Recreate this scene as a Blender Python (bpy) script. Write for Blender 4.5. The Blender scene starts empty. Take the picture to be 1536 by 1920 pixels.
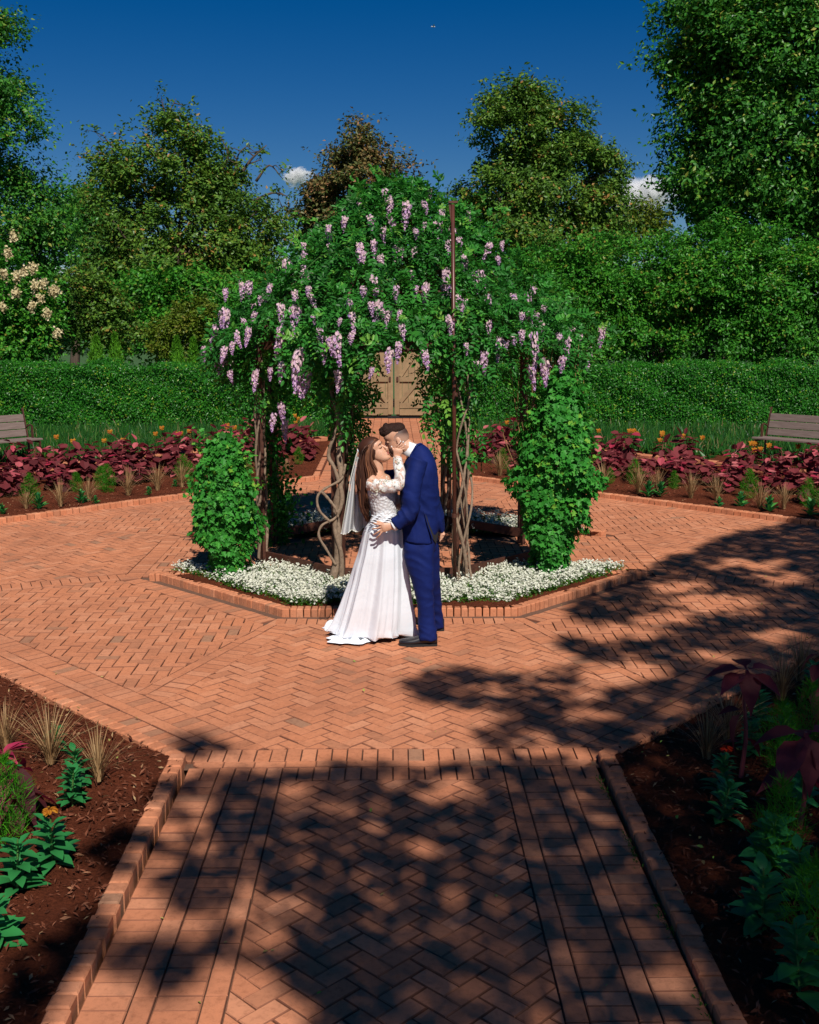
import bpy, math, random
import numpy as np
from mathutils import Vector, Matrix

scene = bpy.context.scene
col = scene.collection
R = math.radians
rng = np.random.default_rng(7)
random.seed(7)

# ------------------------------------------------------------------ camera
CAM_H, PITCH, YAW, FPX = 2.6, R(10.04), R(0.92), 2050.0
cd = bpy.data.cameras.new('camera')
cam = bpy.data.objects.new('camera', cd)
col.objects.link(cam)
cam.location = (0, 0, CAM_H)
cam.rotation_euler = (R(90) - PITCH, 0, -YAW)
cd.sensor_fit = 'HORIZONTAL'
cd.sensor_width = 36.0
cd.lens = 36.0 * FPX / 1536.0
cd.clip_start = 0.05
cd.clip_end = 4000
scene.camera = cam

# ------------------------------------------------------------------ light
SUN_EL = R(46)
SUN_AZ = np.array([0.26, -0.966])
SUN_AZ = SUN_AZ / np.linalg.norm(SUN_AZ)
SUN = np.array([SUN_AZ[0] * math.cos(SUN_EL), SUN_AZ[1] * math.cos(SUN_EL), math.sin(SUN_EL)])
w = bpy.data.worlds.new('World')
scene.world = w
w.use_nodes = True
nt = w.node_tree
sky = nt.nodes.new('ShaderNodeTexSky')
sky.sky_type = 'NISHITA'
sky.sun_disc = False
sky.sun_elevation = SUN_EL
sky.sun_rotation = math.atan2(SUN[0], SUN[1])
sky.air_density = 1.0
sky.dust_density = 0.25
sky.ozone_density = 4.0
sky.altitude = 1500
hs = nt.nodes.new('ShaderNodeHueSaturation')            # the photograph's deep polarised blue, over the whole sky alike
hs.inputs['Saturation'].default_value = 1.44
hs.inputs['Hue'].default_value = 0.51
hs.inputs['Value'].default_value = 0.86
nt.links.new(sky.outputs[0], hs.inputs['Color'])
nt.links.new(hs.outputs[0], nt.nodes['Background'].inputs[0])
nt.nodes['Background'].inputs[1].default_value = 0.05
sl = bpy.data.lights.new('sun', 'SUN')
sl.energy = 5.0
sl.angle = R(0.53)
sl.color = (1.0, 0.95, 0.87)
so = bpy.data.objects.new('sun', sl)
col.objects.link(so)
so.rotation_euler = Vector(SUN).to_track_quat('Z', 'Y').to_euler()
so.location = (8, -20, 30)
scene.view_settings.view_transform = 'Standard'
scene.view_settings.look = 'None'
scene.view_settings.exposure = 0.2
scene.view_settings.gamma = 1.0
scene.view_settings.use_curve_mapping = False
scene.render.engine = 'CYCLES'
scene.cycles.max_bounces = 6
scene.cycles.diffuse_bounces = 3
scene.cycles.transparent_max_bounces = 12
scene.cycles.use_denoising = True

# ------------------------------------------------------------------ view geometry (photograph pixel -> place)
_f = np.array([math.sin(YAW) * math.cos(PITCH), math.cos(YAW) * math.cos(PITCH), -math.sin(PITCH)])
_r = np.array([math.cos(YAW), -math.sin(YAW), 0.0])
_u = np.cross(_r, _f)
CAM = np.array([0, 0, CAM_H])
def ray(px, py):
    d = _f * FPX + _r * (px - 768) - _u * (py - 960)
    return d / np.linalg.norm(d)
def at(px, py, Y):
    d = ray(px, py)
    return CAM + d * (Y / d[1])
def gnd(px, py, z=0.0):
    d = ray(px, py)
    return CAM + d * ((z - CAM_H) / d[2])
def proj(p):
    q = np.asarray(p, float) - CAM
    d = q @ _f
    return np.stack([768 + FPX * (q @ _r) / d, 960 - FPX * (q @ _u) / d], -1)

# ------------------------------------------------------------------ materials
MATS = {}
def nodemat(name):
    m = bpy.data.materials.new(name)
    m.use_nodes = True
    MATS[name] = m
    t = m.node_tree
    return m, t, t.nodes['Principled BSDF']
def link(t, a, b):
    t.links.new(a, b)
def ramp(t, stops, src, interp='LINEAR'):
    n = t.nodes.new('ShaderNodeValToRGB')
    n.color_ramp.interpolation = interp
    e = n.color_ramp.elements
    while len(e) < len(stops):
        e.new(0.5)
    for el, (p, c) in zip(e, stops):
        el.position = p
        el.color = (*c, 1)
    link(t, src, n.inputs[0])
    return n.outputs[0]
def noise(t, scale, detail=4, rough=0.6, coord=None, dist=0.0):
    n = t.nodes.new('ShaderNodeTexNoise')
    n.inputs['Scale'].default_value = scale
    n.inputs['Detail'].default_value = detail
    n.inputs['Roughness'].default_value = rough
    n.inputs['Distortion'].default_value = dist
    if coord is not None:
        link(t, coord, n.inputs['Vector'])
    return n.outputs[0]
def pos(t):
    return t.nodes.new('ShaderNodeNewGeometry').outputs['Position']
def objco(t):
    return t.nodes.new('ShaderNodeTexCoord').outputs['Object']
def mixc(t, a, b, fac, mode='MIX'):
    n = t.nodes.new('ShaderNodeMix')
    n.data_type = 'RGBA'
    n.blend_type = mode
    for s, v in ((n.inputs[6], a), (n.inputs[7], b), (n.inputs[0], fac)):
        if isinstance(v, (int, float)):
            s.default_value = v
        elif isinstance(v, tuple):
            s.default_value = (*v, 1)
        else:
            link(t, v, s)
    return n.outputs[2]
def bump(t, b, h, strength=0.3, dist=0.01):
    n = t.nodes.new('ShaderNodeBump')
    n.inputs['Strength'].default_value = strength
    n.inputs['Distance'].default_value = dist
    link(t, h, n.inputs['Height'])
    link(t, n.outputs[0], b.inputs['Normal'])
def attr(t, name):
    n = t.nodes.new('ShaderNodeAttribute')
    n.attribute_name = name
    return n.outputs['Fac']

def leafmat(name, stops, rough=0.45, trans=0.35, spec=0.4, tcol=None, patch=0.25, bright=1.0):
    """leaf colours run over the per-leaf value 'rnd' (young/old leaves), with a broad drift from branch to branch"""
    m, t, b = nodemat(name)
    stops = [(p_, (c_[0] * 1.35, c_[1] * 1.45, c_[2] * .75) if c_[1] > c_[0] * 1.3 and c_[1] > c_[2] * 1.3 else c_) for p_, c_ in stops]
    stops = [(p_, tuple(min(.9, x * bright) for x in c_)) for p_, c_ in stops]
    spec *= 0.6
    a = attr(t, 'rnd')
    n = noise(t, 0.9, 2, 0.5, pos(t))
    mm = t.nodes.new('ShaderNodeMath'); mm.operation = 'MULTIPLY_ADD'
    link(t, n, mm.inputs[0]); mm.inputs[1].default_value = patch * 2; mm.inputs[2].default_value = -patch
    ad = t.nodes.new('ShaderNodeMath'); ad.operation = 'ADD'; ad.use_clamp = True
    link(t, a, ad.inputs[0]); link(t, mm.outputs[0], ad.inputs[1])
    c = ramp(t, stops, ad.outputs[0])
    link(t, c, b.inputs['Base Color'])
    b.inputs['Roughness'].default_value = rough
    b.inputs['Specular IOR Level'].default_value = spec
    tr = t.nodes.new('ShaderNodeBsdfTranslucent')
    tc = mixc(t, c, tcol or (0.12, 0.30, 0.02), 0.5)
    link(t, tc, tr.inputs['Color'])
    mx = t.nodes.new('ShaderNodeMixShader')
    mx.inputs[0].default_value = trans
    link(t, b.outputs[0], mx.inputs[1]); link(t, tr.outputs[0], mx.inputs[2])
    link(t, mx.outputs[0], t.nodes['Material Output'].inputs['Surface'])
    return m

def simple(name, c, rough=0.6, metal=0.0, spec=0.5, var=0.0, scale=8.0, bs=0.0, bscale=60.0, c2=None, sheen=0.0):
    m, t, b = nodemat(name)
    b.inputs['Roughness'].default_value = rough
    b.inputs['Metallic'].default_value = metal
    b.inputs['Specular IOR Level'].default_value = spec
    if sheen:
        b.inputs['Sheen Weight'].default_value = sheen
    if var or c2:
        n = noise(t, scale, 5, 0.65, objco(t))
        d = c2 or tuple(x * (1 - var) for x in c)
        link(t, ramp(t, [(0.3, d), (0.7, c)], n), b.inputs['Base Color'])
    else:
        b.inputs['Base Color'].default_value = (*c, 1)
    if bs:
        bump(t, b, noise(t, bscale, 4, 0.7, objco(t)), bs, 0.01)
    return m

BRICK = [(0.0, (0.34, 0.175, 0.105)), (0.04, (0.42, 0.175, 0.095)), (0.2, (0.485, 0.185, 0.094)), (0.5, (0.515, 0.20, 0.102)),
         (0.8, (0.53, 0.213, 0.112)), (1.0, (0.555, 0.24, 0.132))]
def brickmat(name, joined, laid=True):
    m, t, b = nodemat(name)
    src = attr(t, 'rnd') if joined else t.nodes.new('ShaderNodeObjectInfo').outputs['Random']
    c = ramp(t, BRICK, src)
    p = pos(t)
    n1 = noise(t, 26, 6, 0.7, p)
    c = mixc(t, c, ramp(t, [(0.25, (0.55, 0.5, 0.48)), (0.5, (1, 1, 1)), (0.8, (1.18, 1.12, 1.08))], n1), 0.75, 'MULTIPLY')
    n2 = noise(t, 1.1, 3, 0.6, p)                               # broad weathering of the paving
    c = mixc(t, c, ramp(t, [(0.3, (0.80, 0.80, 0.82)), (0.55, (1, 1, 1)), (0.75, (1.1, 1.06, 1.0))], n2), 0.8, 'MULTIPLY')
    link(t, c, b.inputs['Base Color'])
    b.inputs['Roughness'].default_value = 0.9
    b.inputs['Specular IOR Level'].default_value = 0.1
    n3 = noise(t, 3.5, 6, 0.75, p, 0.5)                         # soot and lichen stains
    c = mixc(t, c, (0.13, 0.085, 0.06), ramp(t, [(0.60, (0, 0, 0)), (0.78, (0.55, 0.55, 0.55))], n3))
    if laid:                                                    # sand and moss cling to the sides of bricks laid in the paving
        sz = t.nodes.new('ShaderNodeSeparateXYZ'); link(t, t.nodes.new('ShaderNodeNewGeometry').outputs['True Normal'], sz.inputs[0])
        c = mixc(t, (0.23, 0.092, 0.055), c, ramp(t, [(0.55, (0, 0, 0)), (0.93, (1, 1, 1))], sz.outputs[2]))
    link(t, c, b.inputs['Base Color'])
    bump(t, b, noise(t, 140, 5, 0.7, p), 0.5, 0.005)
    return m
M_BRICK = brickmat('fired_brick', False)
M_BRICKJ = brickmat('fired_brick_far', True)
M_KERB = brickmat('kerb_brick', False, False)
m, t, b = nodemat('joint_sand')
p = pos(t)
link(t, ramp(t, [(0.3, (0.09, 0.044, 0.026)), (0.62, (0.14, 0.068, 0.04)), (0.75, (0.075, 0.07, 0.03))], noise(t, 40, 5, 0.7, p)), b.inputs['Base Color'])
b.inputs['Roughness'].default_value = 0.95
m, t, b = nodemat('mulch_soil')
p = pos(t)
c = ramp(t, [(0.25, (0.045, 0.012, 0.006)), (0.5, (0.135, 0.036, 0.017)), (0.75, (0.21, 0.058, 0.028)), (0.9, (0.26, 0.095, 0.048))], noise(t, 55, 8, 0.75, p))
c = mixc(t, c, ramp(t, [(0.3, (0.6, 0.6, 0.6)), (0.7, (1.15, 1.1, 1.05))], noise(t, 3, 4, 0.6, p)), 0.7, 'MULTIPLY')
link(t, c, b.inputs['Base Color'])
b.inputs['Roughness'].default_value = 0.95
b.inputs['Specular IOR Level'].default_value = 0.06
bump(t, b, noise(t, 70, 8, 0.8, p), 0.9, 0.03)
m, t, b = nodemat('mulch_chip')
link(t, ramp(t, [(0.0, (0.05, 0.016, 0.009)), (0.6, (0.14, 0.045, 0.024)), (0.93, (0.2, 0.08, 0.045)), (1.0, (0.36, 0.24, 0.12))], attr(t, 'rnd')), b.inputs['Base Color'])
b.inputs['Roughness'].default_value = 0.9
b.inputs['Specular IOR Level'].default_value = 0.08
m, t, b = nodemat('lawn')
p = pos(t)
link(t, ramp(t, [(0.3, (0.02, 0.06, 0.012)), (0.7, (0.04, 0.11, 0.02))], noise(t, 2.0, 6, 0.7, p)), b.inputs['Base Color'])
b.inputs['Roughness'].default_value = 0.9
m, t, b = nodemat('bark')
p = objco(t)
mp = t.nodes.new('ShaderNodeMapping'); mp.inputs['Scale'].default_value = (1, 1, 0.2)
link(t, p, mp.inputs[0])
n = noise(t, 14, 6, 0.7, mp.outputs[0])
link(t, ramp(t, [(0.3, (0.03, 0.02, 0.014)), (0.7, (0.11, 0.075, 0.05))], n), b.inputs['Base Color'])
b.inputs['Roughness'].default_value = 0.9
bump(t, b, n, 0.8, 0.03)
m, t, b = nodemat('vine_bark')
n = noise(t, 30, 6, 0.7, objco(t))
link(t, ramp(t, [(0.25, (0.11, 0.07, 0.045)), (0.7, (0.30, 0.21, 0.14))], n), b.inputs['Base Color'])
b.inputs['Roughness'].default_value = 0.85
bump(t, b, n, 0.6, 0.01)
simple('rusty_iron', (0.105, 0.036, 0.02), 0.55, 0.25, 0.5, c2=(0.05, 0.018, 0.012), scale=20, bs=0.2)
simple('painted_pipe', (0.10, 0.026, 0.016), 0.4, 0.1, 0.5, c2=(0.06, 0.018, 0.012), scale=9)
m, t, b = nodemat('weathered_wood')
p = objco(t)
mp = t.nodes.new('ShaderNodeMapping'); mp.inputs['Scale'].default_value = (1, 12, 12)
link(t, p, mp.inputs[0])
n = noise(t, 4, 6, 0.7, mp.outputs[0])
link(t, ramp(t, [(0.3, (0.11, 0.072, 0.06)), (0.7, (0.20, 0.145, 0.125))], n), b.inputs['Base Color'])
b.inputs['Roughness'].default_value = 0.8
bump(t, b, n, 0.3, 0.005)
m, t, b = nodemat('gate_wood')
p = objco(t)
n = noise(t, 5, 7, 0.75, p, 0.6)
oi = t.nodes.new('ShaderNodeObjectInfo').outputs['Random']
c = ramp(t, [(0.25, (0.20, 0.125, 0.062)), (0.6, (0.29, 0.19, 0.10)), (0.8, (0.37, 0.27, 0.155))], n)
c = mixc(t, c, ramp(t, [(0, (0.8, 0.8, 0.8)), (1, (1.12, 1.1, 1.05))], oi), 0.8, 'MULTIPLY')
link(t, c, b.inputs['Base Color'])
b.inputs['Roughness'].default_value = 0.8
simple('dark_gap', (0.012, 0.01, 0.01), 0.9)  # near-black standing in for shade in gaps; also the shoe soles
simple('fence_wood', (0.16, 0.09, 0.05), 0.85, var=0.4, scale=5)

G = lambda *a: a
leafmat('leaf_wisteria', [(0.0, (0.012, 0.055, 0.018)), (0.45, (0.018, 0.10, 0.026)), (0.8, (0.035, 0.155, 0.036)), (1.0, (0.10, 0.20, 0.05))], 0.45, 0.3, 0.4, (0.06, 0.3, 0.02), bright=1.2)
leafmat('leaf_bush', [(0.0, (0.014, 0.075, 0.018)), (0.5, (0.026, 0.15, 0.034)), (0.85, (0.05, 0.21, 0.05)), (1.0, (0.13, 0.25, 0.05))], 0.5, 0.3, 0.3, (0.05, 0.32, 0.02))
leafmat('leaf_hedge', [(0.0, (0.008, 0.042, 0.008)), (0.5, (0.014, 0.088, 0.013)), (0.85, (0.032, 0.14, 0.016)), (1.0, (0.13, 0.17, 0.022))], 0.38, 0.3, 0.5, (0.05, 0.28, 0.02), bright=1.25)
leafmat('leaf_chestnut', [(0.0, (0.022, 0.05, 0.014)), (0.5, (0.045, 0.095, 0.022)), (0.82, (0.08, 0.125, 0.026)), (0.94, (0.17, 0.12, 0.026)), (1.0, (0.26, 0.13, 0.035))], 0.42, 0.28, 0.4, (0.09, 0.16, 0.02), bright=1.4)
leafmat('leaf_russet', [(0.0, (0.03, 0.045, 0.016)), (0.4, (0.07, 0.085, 0.025)), (0.7, (0.15, 0.095, 0.03)), (1.0, (0.25, 0.12, 0.06))], 0.45, 0.25, 0.4, (0.12, 0.12, 0.03), bright=1.35)
leafmat('leaf_ash', [(0.0, (0.010, 0.04, 0.012)), (0.5, (0.02, 0.085, 0.018)), (0.85, (0.055, 0.13, 0.022)), (1.0, (0.19, 0.19, 0.035))], 0.4, 0.28, 0.45, (0.05, 0.2, 0.02), bright=1.5)
leafmat('leaf_shrub', [(0.0, (0.014, 0.055, 0.010)), (0.5, (0.026, 0.12, 0.02)), (0.82, (0.06, 0.165, 0.024)), (1.0, (0.17, 0.16, 0.025))], 0.4, 0.32, 0.4, (0.05, 0.26, 0.02), bright=1.3)
leafmat('leaf_shade', [(0.0, (0.05, 0.08, 0.015)), (1.0, (0.09, 0.14, 0.025))], 0.5, 0.6, 0.4, (0.62, 0.48, 0.10))
leafmat('leaf_gold', [(0.0, (0.03, 0.06, 0.01)), (0.5, (0.08, 0.12, 0.016)), (1.0, (0.2, 0.19, 0.03))], 0.45, 0.3, 0.4, (0.2, 0.25, 0.02))
leafmat('leaf_conifer', [(0.0, (0.025, 0.09, 0.010)), (1.0, (0.07, 0.19, 0.016))], 0.6, 0.2, 0.3)
leafmat('leaf_iris', [(0.0, (0.008, 0.04, 0.016)), (0.6, (0.016, 0.08, 0.024)), (0.95, (0.05, 0.12, 0.03)), (1.0, (0.3, 0.2, 0.1))], 0.4, 0.3, 0.5)
leafmat('leaf_zinnia', [(0.0, (0.014, 0.085, 0.05)), (0.6, (0.024, 0.15, 0.075)), (1.0, (0.07, 0.22, 0.07))], 0.4, 0.25, 0.45, (0.05, 0.3, 0.05))
leafmat('leaf_dill', [(0.0, (0.015, 0.09, 0.008)), (1.0, (0.05, 0.2, 0.01))], 0.5, 0.35, 0.3, (0.1, 0.4, 0.02))
leafmat('leaf_alyssum', [(0.0, (0.02, 0.07, 0.015)), (1.0, (0.07, 0.15, 0.03))], 0.5, 0.3, 0.3)
leafmat('sedge_blade', [(0.0, (0.16, 0.085, 0.035)), (0.6, (0.36, 0.21, 0.095)), (1.0, (0.5, 0.34, 0.17))], 0.55, 0.25, 0.3, (0.35, 0.2, 0.08))
leafmat('petal_white', [(0.0, (0.38, 0.39, 0.28)), (0.4, (0.60, 0.60, 0.48)), (1.0, (0.74, 0.74, 0.64))], 0.6, 0.25, 0.2, (0.7, 0.7, 0.6), 0.05)
leafmat('petal_cream', [(0.0, (0.42, 0.33, 0.16)), (1.0, (0.72, 0.62, 0.38))], 0.6, 0.25, 0.2, (0.6, 0.5, 0.3))
leafmat('petal_lilac', [(0.0, (0.28, 0.14, 0.42)), (0.35, (0.52, 0.30, 0.56)), (0.7, (0.70, 0.47, 0.60)), (1.0, (0.76, 0.56, 0.54))], 0.6, 0.3, 0.2, (0.5, 0.25, 0.5), 0.03)
leafmat('petal_orange', [(0.0, (0.34, 0.10, 0.010)), (1.0, (0.5, 0.22, 0.02))], 0.5, 0.3, 0.2, (0.8, 0.35, 0.02))
leafmat('petal_red', [(0.0, (0.5, 0.02, 0.01)), (1.0, (0.7, 0.06, 0.01))], 0.5, 0.2, 0.2, (0.8, 0.05, 0.02))
def amar(name, a, bcol):
    m, t, b = nodemat(name)
    src = t.nodes.new('ShaderNodeObjectInfo').outputs['Random']
    c = ramp(t, [(0.0, a), (0.6, bcol), (1.0, tuple(min(1, x * 1.5) for x in bcol))], src)
    c = mixc(t, c, ramp(t, [(0.3, (0.7, 0.7, 0.7)), (0.7, (1.2, 1.2, 1.2))], noise(t, 18, 4, 0.6, objco(t))), 0.7, 'MULTIPLY')
    link(t, c, b.inputs['Base Color'])
    b.inputs['Roughness'].default_value = 0.6
    b.inputs['Specular IOR Level'].default_value = 0.2
    tr = t.nodes.new('ShaderNodeBsdfTranslucent'); tr.inputs[0].default_value = (0.32, 0.015, 0.045, 1)
    mx = t.nodes.new('ShaderNodeMixShader'); mx.inputs[0].default_value = 0.28
    link(t, b.outputs[0], mx.inputs[1]); link(t, tr.outputs[0], mx.inputs[2])
    link(t, mx.outputs[0], t.nodes['Material Output'].inputs['Surface'])
amar('leaf_amaranth', (0.05, 0.013, 0.016), (0.14, 0.028, 0.034))
amar('leaf_amaranth_young', (0.22, 0.012, 0.045), (0.38, 0.03, 0.08))
simple('stem_red', (0.20, 0.035, 0.04), 0.5)
simple('stem_green', (0.06, 0.14, 0.03), 0.5)
leafmat('amaranth_mass', [(0.0, (0.05, 0.012, 0.014)), (0.45, (0.125, 0.022, 0.026)), (0.8, (0.21, 0.04, 0.045)), (0.93, (0.36, 0.025, 0.06)), (1.0, (0.5, 0.14, 0.14))], 0.6, 0.25, 0.3, (0.35, 0.015, 0.05), 0.1)
leafmat('dry_leaf', [(0.0, (0.25, 0.15, 0.05)), (0.5, (0.4, 0.3, 0.1)), (1.0, (0.15, 0.3, 0.06))], 0.6, 0.2, 0.3)

# clothing and skin
m, t, b = nodemat('suit_wool')
n = noise(t, 6, 4, 0.6, objco(t), 0.8)
link(t, ramp(t, [(0.3, (0.0045, 0.0105, 0.072)), (0.7, (0.0065, 0.0155, 0.105))], n), b.inputs['Base Color'])
b.inputs['Roughness'].default_value = 0.72
b.inputs['Specular IOR Level'].default_value = 0.12
bump(t, b, noise(t, 7, 3, 0.5, objco(t), 1.0), 0.3, 0.03)
m, t, b = nodemat('satin_white')
b.inputs['Base Color'].default_value = (0.755, 0.79, 0.845, 1)
b.inputs['Roughness'].default_value = 0.48
b.inputs['Sheen Weight'].default_value = 0.15
b.inputs['Subsurface Weight'].default_value = 0.0
bump(t, b, noise(t, 5, 4, 0.55, objco(t), 0.8), 0.25, 0.02)
m, t, b = nodemat('lace_white')
v = t.nodes.new('ShaderNodeTexVoronoi'); v.inputs['Scale'].default_value = 42
link(t, objco(t), v.inputs['Vector'])
link(t, ramp(t, [(0.2, (0.74, 0.75, 0.78)), (0.6, (0.64, 0.61, 0.61))], v.outputs['Distance']), b.inputs['Base Color'])
b.inputs['Roughness'].default_value = 0.7
bump(t, b, v.outputs['Distance'], 0.6, 0.012)
m, t, b = nodemat('lace_sheer')
n = noise(t, 24, 4, 0.6, objco(t), 1.0)
link(t, ramp(t, [(0.44, (0.50, 0.33, 0.27)), (0.52, (0.66, 0.63, 0.61))], n), b.inputs['Base Color'])
b.inputs['Roughness'].default_value = 0.65
bump(t, b, n, 0.5, 0.01)
m, t, b = nodemat('veil_tulle')
b.inputs['Base Color'].default_value = (0.85, 0.85, 0.86, 1)
b.inputs['Roughness'].default_value = 0.8
tp = t.nodes.new('ShaderNodeBsdfTransparent')
mx = t.nodes.new('ShaderNodeMixShader'); mx.inputs[0].default_value = 0.44
link(t, tp.outputs[0], mx.inputs[1]); link(t, b.outputs[0], mx.inputs[2])
link(t, mx.outputs[0], t.nodes['Material Output'].inputs['Surface'])
m, t, b = nodemat('skin')
link(t, ramp(t, [(0.3, (0.52, 0.27, 0.17)), (0.7, (0.60, 0.33, 0.22))], noise(t, 22, 4, 0.6, objco(t))), b.inputs['Base Color'])
b.inputs['Roughness'].default_value = 0.48
b.inputs['Subsurface Weight'].default_value = 0.12
b.inputs['Subsurface Radius'].default_value = (0.012, 0.005, 0.003)
b.inputs['Subsurface Scale'].default_value = 0.6
simple('skin_shaved', (0.36, 0.20, 0.145), 0.6, var=0.3, scale=60)
simple('beard_stubble', (0.10, 0.045, 0.03), 0.75, var=0.5, scale=90)
simple('hair_groom', (0.038, 0.014, 0.009), 0.7, spec=0.2, c2=(0.014, 0.006, 0.004), scale=40, bs=0.8, bscale=90)
leafmat('hair_bride', [(0.0, (0.022, 0.007, 0.004)), (0.5, (0.062, 0.021, 0.011)), (1.0, (0.22, 0.088, 0.042))], 0.55, 0.05, 0.4, (0.1, 0.04, 0.02), 0.1)
simple('lip', (0.36, 0.085, 0.075), 0.4)
simple('lash', (0.015, 0.008, 0.006), 0.6)
simple('shirt_white', (0.80, 0.79, 0.80), 0.7)
simple('shoe_leather', (0.012, 0.010, 0.012), 0.28, spec=0.6)
simple('nail_white', (0.85, 0.8, 0.78), 0.3)
simple('cloud_white', (0.52, 0.505, 0.53), 1.0, spec=0.0)
simple('sparkle', (0.9, 0.9, 0.95), 0.15)
M = MATS

# ------------------------------------------------------------------ mesh helpers
class Geo:
    def __init__(s):
        s.V = []; s.F = {}; s.A = []; s.n = 0
    def add(s, V, F, r=0.5):
        V = np.asarray(V, float).reshape(-1, 3)
        for f in (F if isinstance(F, list) else [F]):
            f = np.asarray(f, int)
            if len(f):
                s.F.setdefault(f.shape[1], []).append(f + s.n)
        s.V.append(V)
        s.A.append(np.full(len(V), r) if np.isscalar(r) else np.asarray(r, float))
        s.n += len(V)
        return s
    def mesh(s, name, smooth=False):
        V = np.concatenate(s.V) if s.V else np.zeros((0, 3))
        me = bpy.data.meshes.new(name)
        me.vertices.add(len(V))
        me.vertices.foreach_set('co', V.astype(np.float32).ravel())
        loops, starts, off = [], [], 0
        for k, fs in s.F.items():
            f = np.concatenate(fs)
            loops.append(f.ravel())
            starts.append(off + np.arange(len(f)) * k)
            off += f.size
        loops = np.concatenate(loops); starts = np.concatenate(starts)
        me.loops.add(len(loops))
        me.loops.foreach_set('vertex_index', loops.astype(np.int32))
        me.polygons.add(len(starts))
        me.polygons.foreach_set('loop_start', starts.astype(np.int32))
        at_ = me.attributes.new('rnd', 'FLOAT', 'POINT')
        at_.data.foreach_set('value', np.concatenate(s.A).astype(np.float32))
        me.update(calc_edges=True)
        me.polygons.foreach_set('use_smooth', np.full(len(starts), bool(smooth)))
        return me

def obj(name, geo, mat=None, parent=None, smooth=False, loc=None, rot=None, scale=None, kind=None):
    me = geo if isinstance(geo, bpy.types.Mesh) else geo.mesh(name, smooth)
    if mat is not None and not me.materials:
        me.materials.append(M[mat] if isinstance(mat, str) else mat)
    o = bpy.data.objects.new(name, me)
    col.objects.link(o)
    if parent is not None:
        o.parent = parent
    if loc is not None: o.location = loc
    if rot is not None: o.rotation_euler = rot
    if scale is not None: o.scale = (scale,) * 3 if np.isscalar(scale) else scale
    if kind: o['kind'] = kind
    return o
def thing(name, label, cat, loc=(0, 0, 0), rotz=0.0, group=None):
    o = bpy.data.objects.new(name, None)
    o.empty_display_size = 0.1
    col.objects.link(o)
    o.location = loc; o.rotation_euler = (0, 0, rotz)
    tag(o, label, cat, group)
    return o
def tag(o, label=None, cat=None, group=None, kind=None):
    if label: o['label'] = label
    if cat: o['category'] = cat
    if group: o['group'] = group
    if kind: o['kind'] = kind
    return o

def norm(v):
    v = np.asarray(v, float)
    return v / np.maximum(np.linalg.norm(v, axis=-1, keepdims=True), 1e-9)
def spline(P, n):
    P = np.asarray(P, float)
    if len(P) < 3:
        t = np.linspace(0, 1, n)[:, None]
        return P[0] * (1 - t) + P[-1] * t
    Q = np.vstack([2 * P[0] - P[1], P, 2 * P[-1] - P[-2]])
    out = []
    for u in np.linspace(0, len(P) - 1 - 1e-6, n):
        i = int(u); f = u - i
        a, b_, c, d = Q[i], Q[i + 1], Q[i + 2], Q[i + 3]
        out.append(0.5 * (2 * b_ + (c - a) * f + (2 * a - 5 * b_ + 4 * c - d) * f * f + (3 * b_ - a - 3 * c + d) * f ** 3))
    return np.array(out)
def tube(g, P, rad, n=8, r=0.5, cap=True, ref=None, flat=1.0):
    """tapered tube through P; rad scalar or per point; flat squeezes it along the second axis"""
    P = np.asarray(P, float)
    rad = np.full(len(P), rad) if np.isscalar(rad) else np.asarray(rad, float)
    T = norm(np.gradient(P, axis=0))
    ref = np.array([0.31, 0.17, 0.93]) if ref is None else np.asarray(ref, float)
    e1 = norm(np.cross(T, ref)); e2 = np.cross(T, e1)
    a = np.linspace(0, 2 * np.pi, n, endpoint=False)
    V = P[:, None] + rad[:, None, None] * (np.cos(a)[None, :, None] * e1[:, None] + flat * np.sin(a)[None, :, None] * e2[:, None])
    return rings(g, V, cap, r)
def rings(g, V, cap=True, r=0.5, close=True):
    m_, n = V.shape[:2]
    i = np.arange(m_ - 1)[:, None] * n
    j = np.arange(n if close else n - 1)[None]
    k = (j + 1) % n
    F = [np.stack([i + j, i + k, i + n + k, i + n + j], -1).reshape(-1, 4)]
    VV = V.reshape(-1, 3)
    if cap and close:
        c0, c1 = V[0].mean(0), V[-1].mean(0)
        b_ = len(VV); VV = np.vstack([VV, c0, c1])
        jj = np.arange(n); kk = (jj + 1) % n
        F.append(np.vstack([np.stack([np.full(n, b_), kk, jj], -1), np.stack([np.full(n, b_ + 1), (m_ - 1) * n + jj, (m_ - 1) * n + kk], -1)]))
    g.add(VV, F, r if np.isscalar(r) else np.resize(r, len(VV)))
    return g
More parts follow.
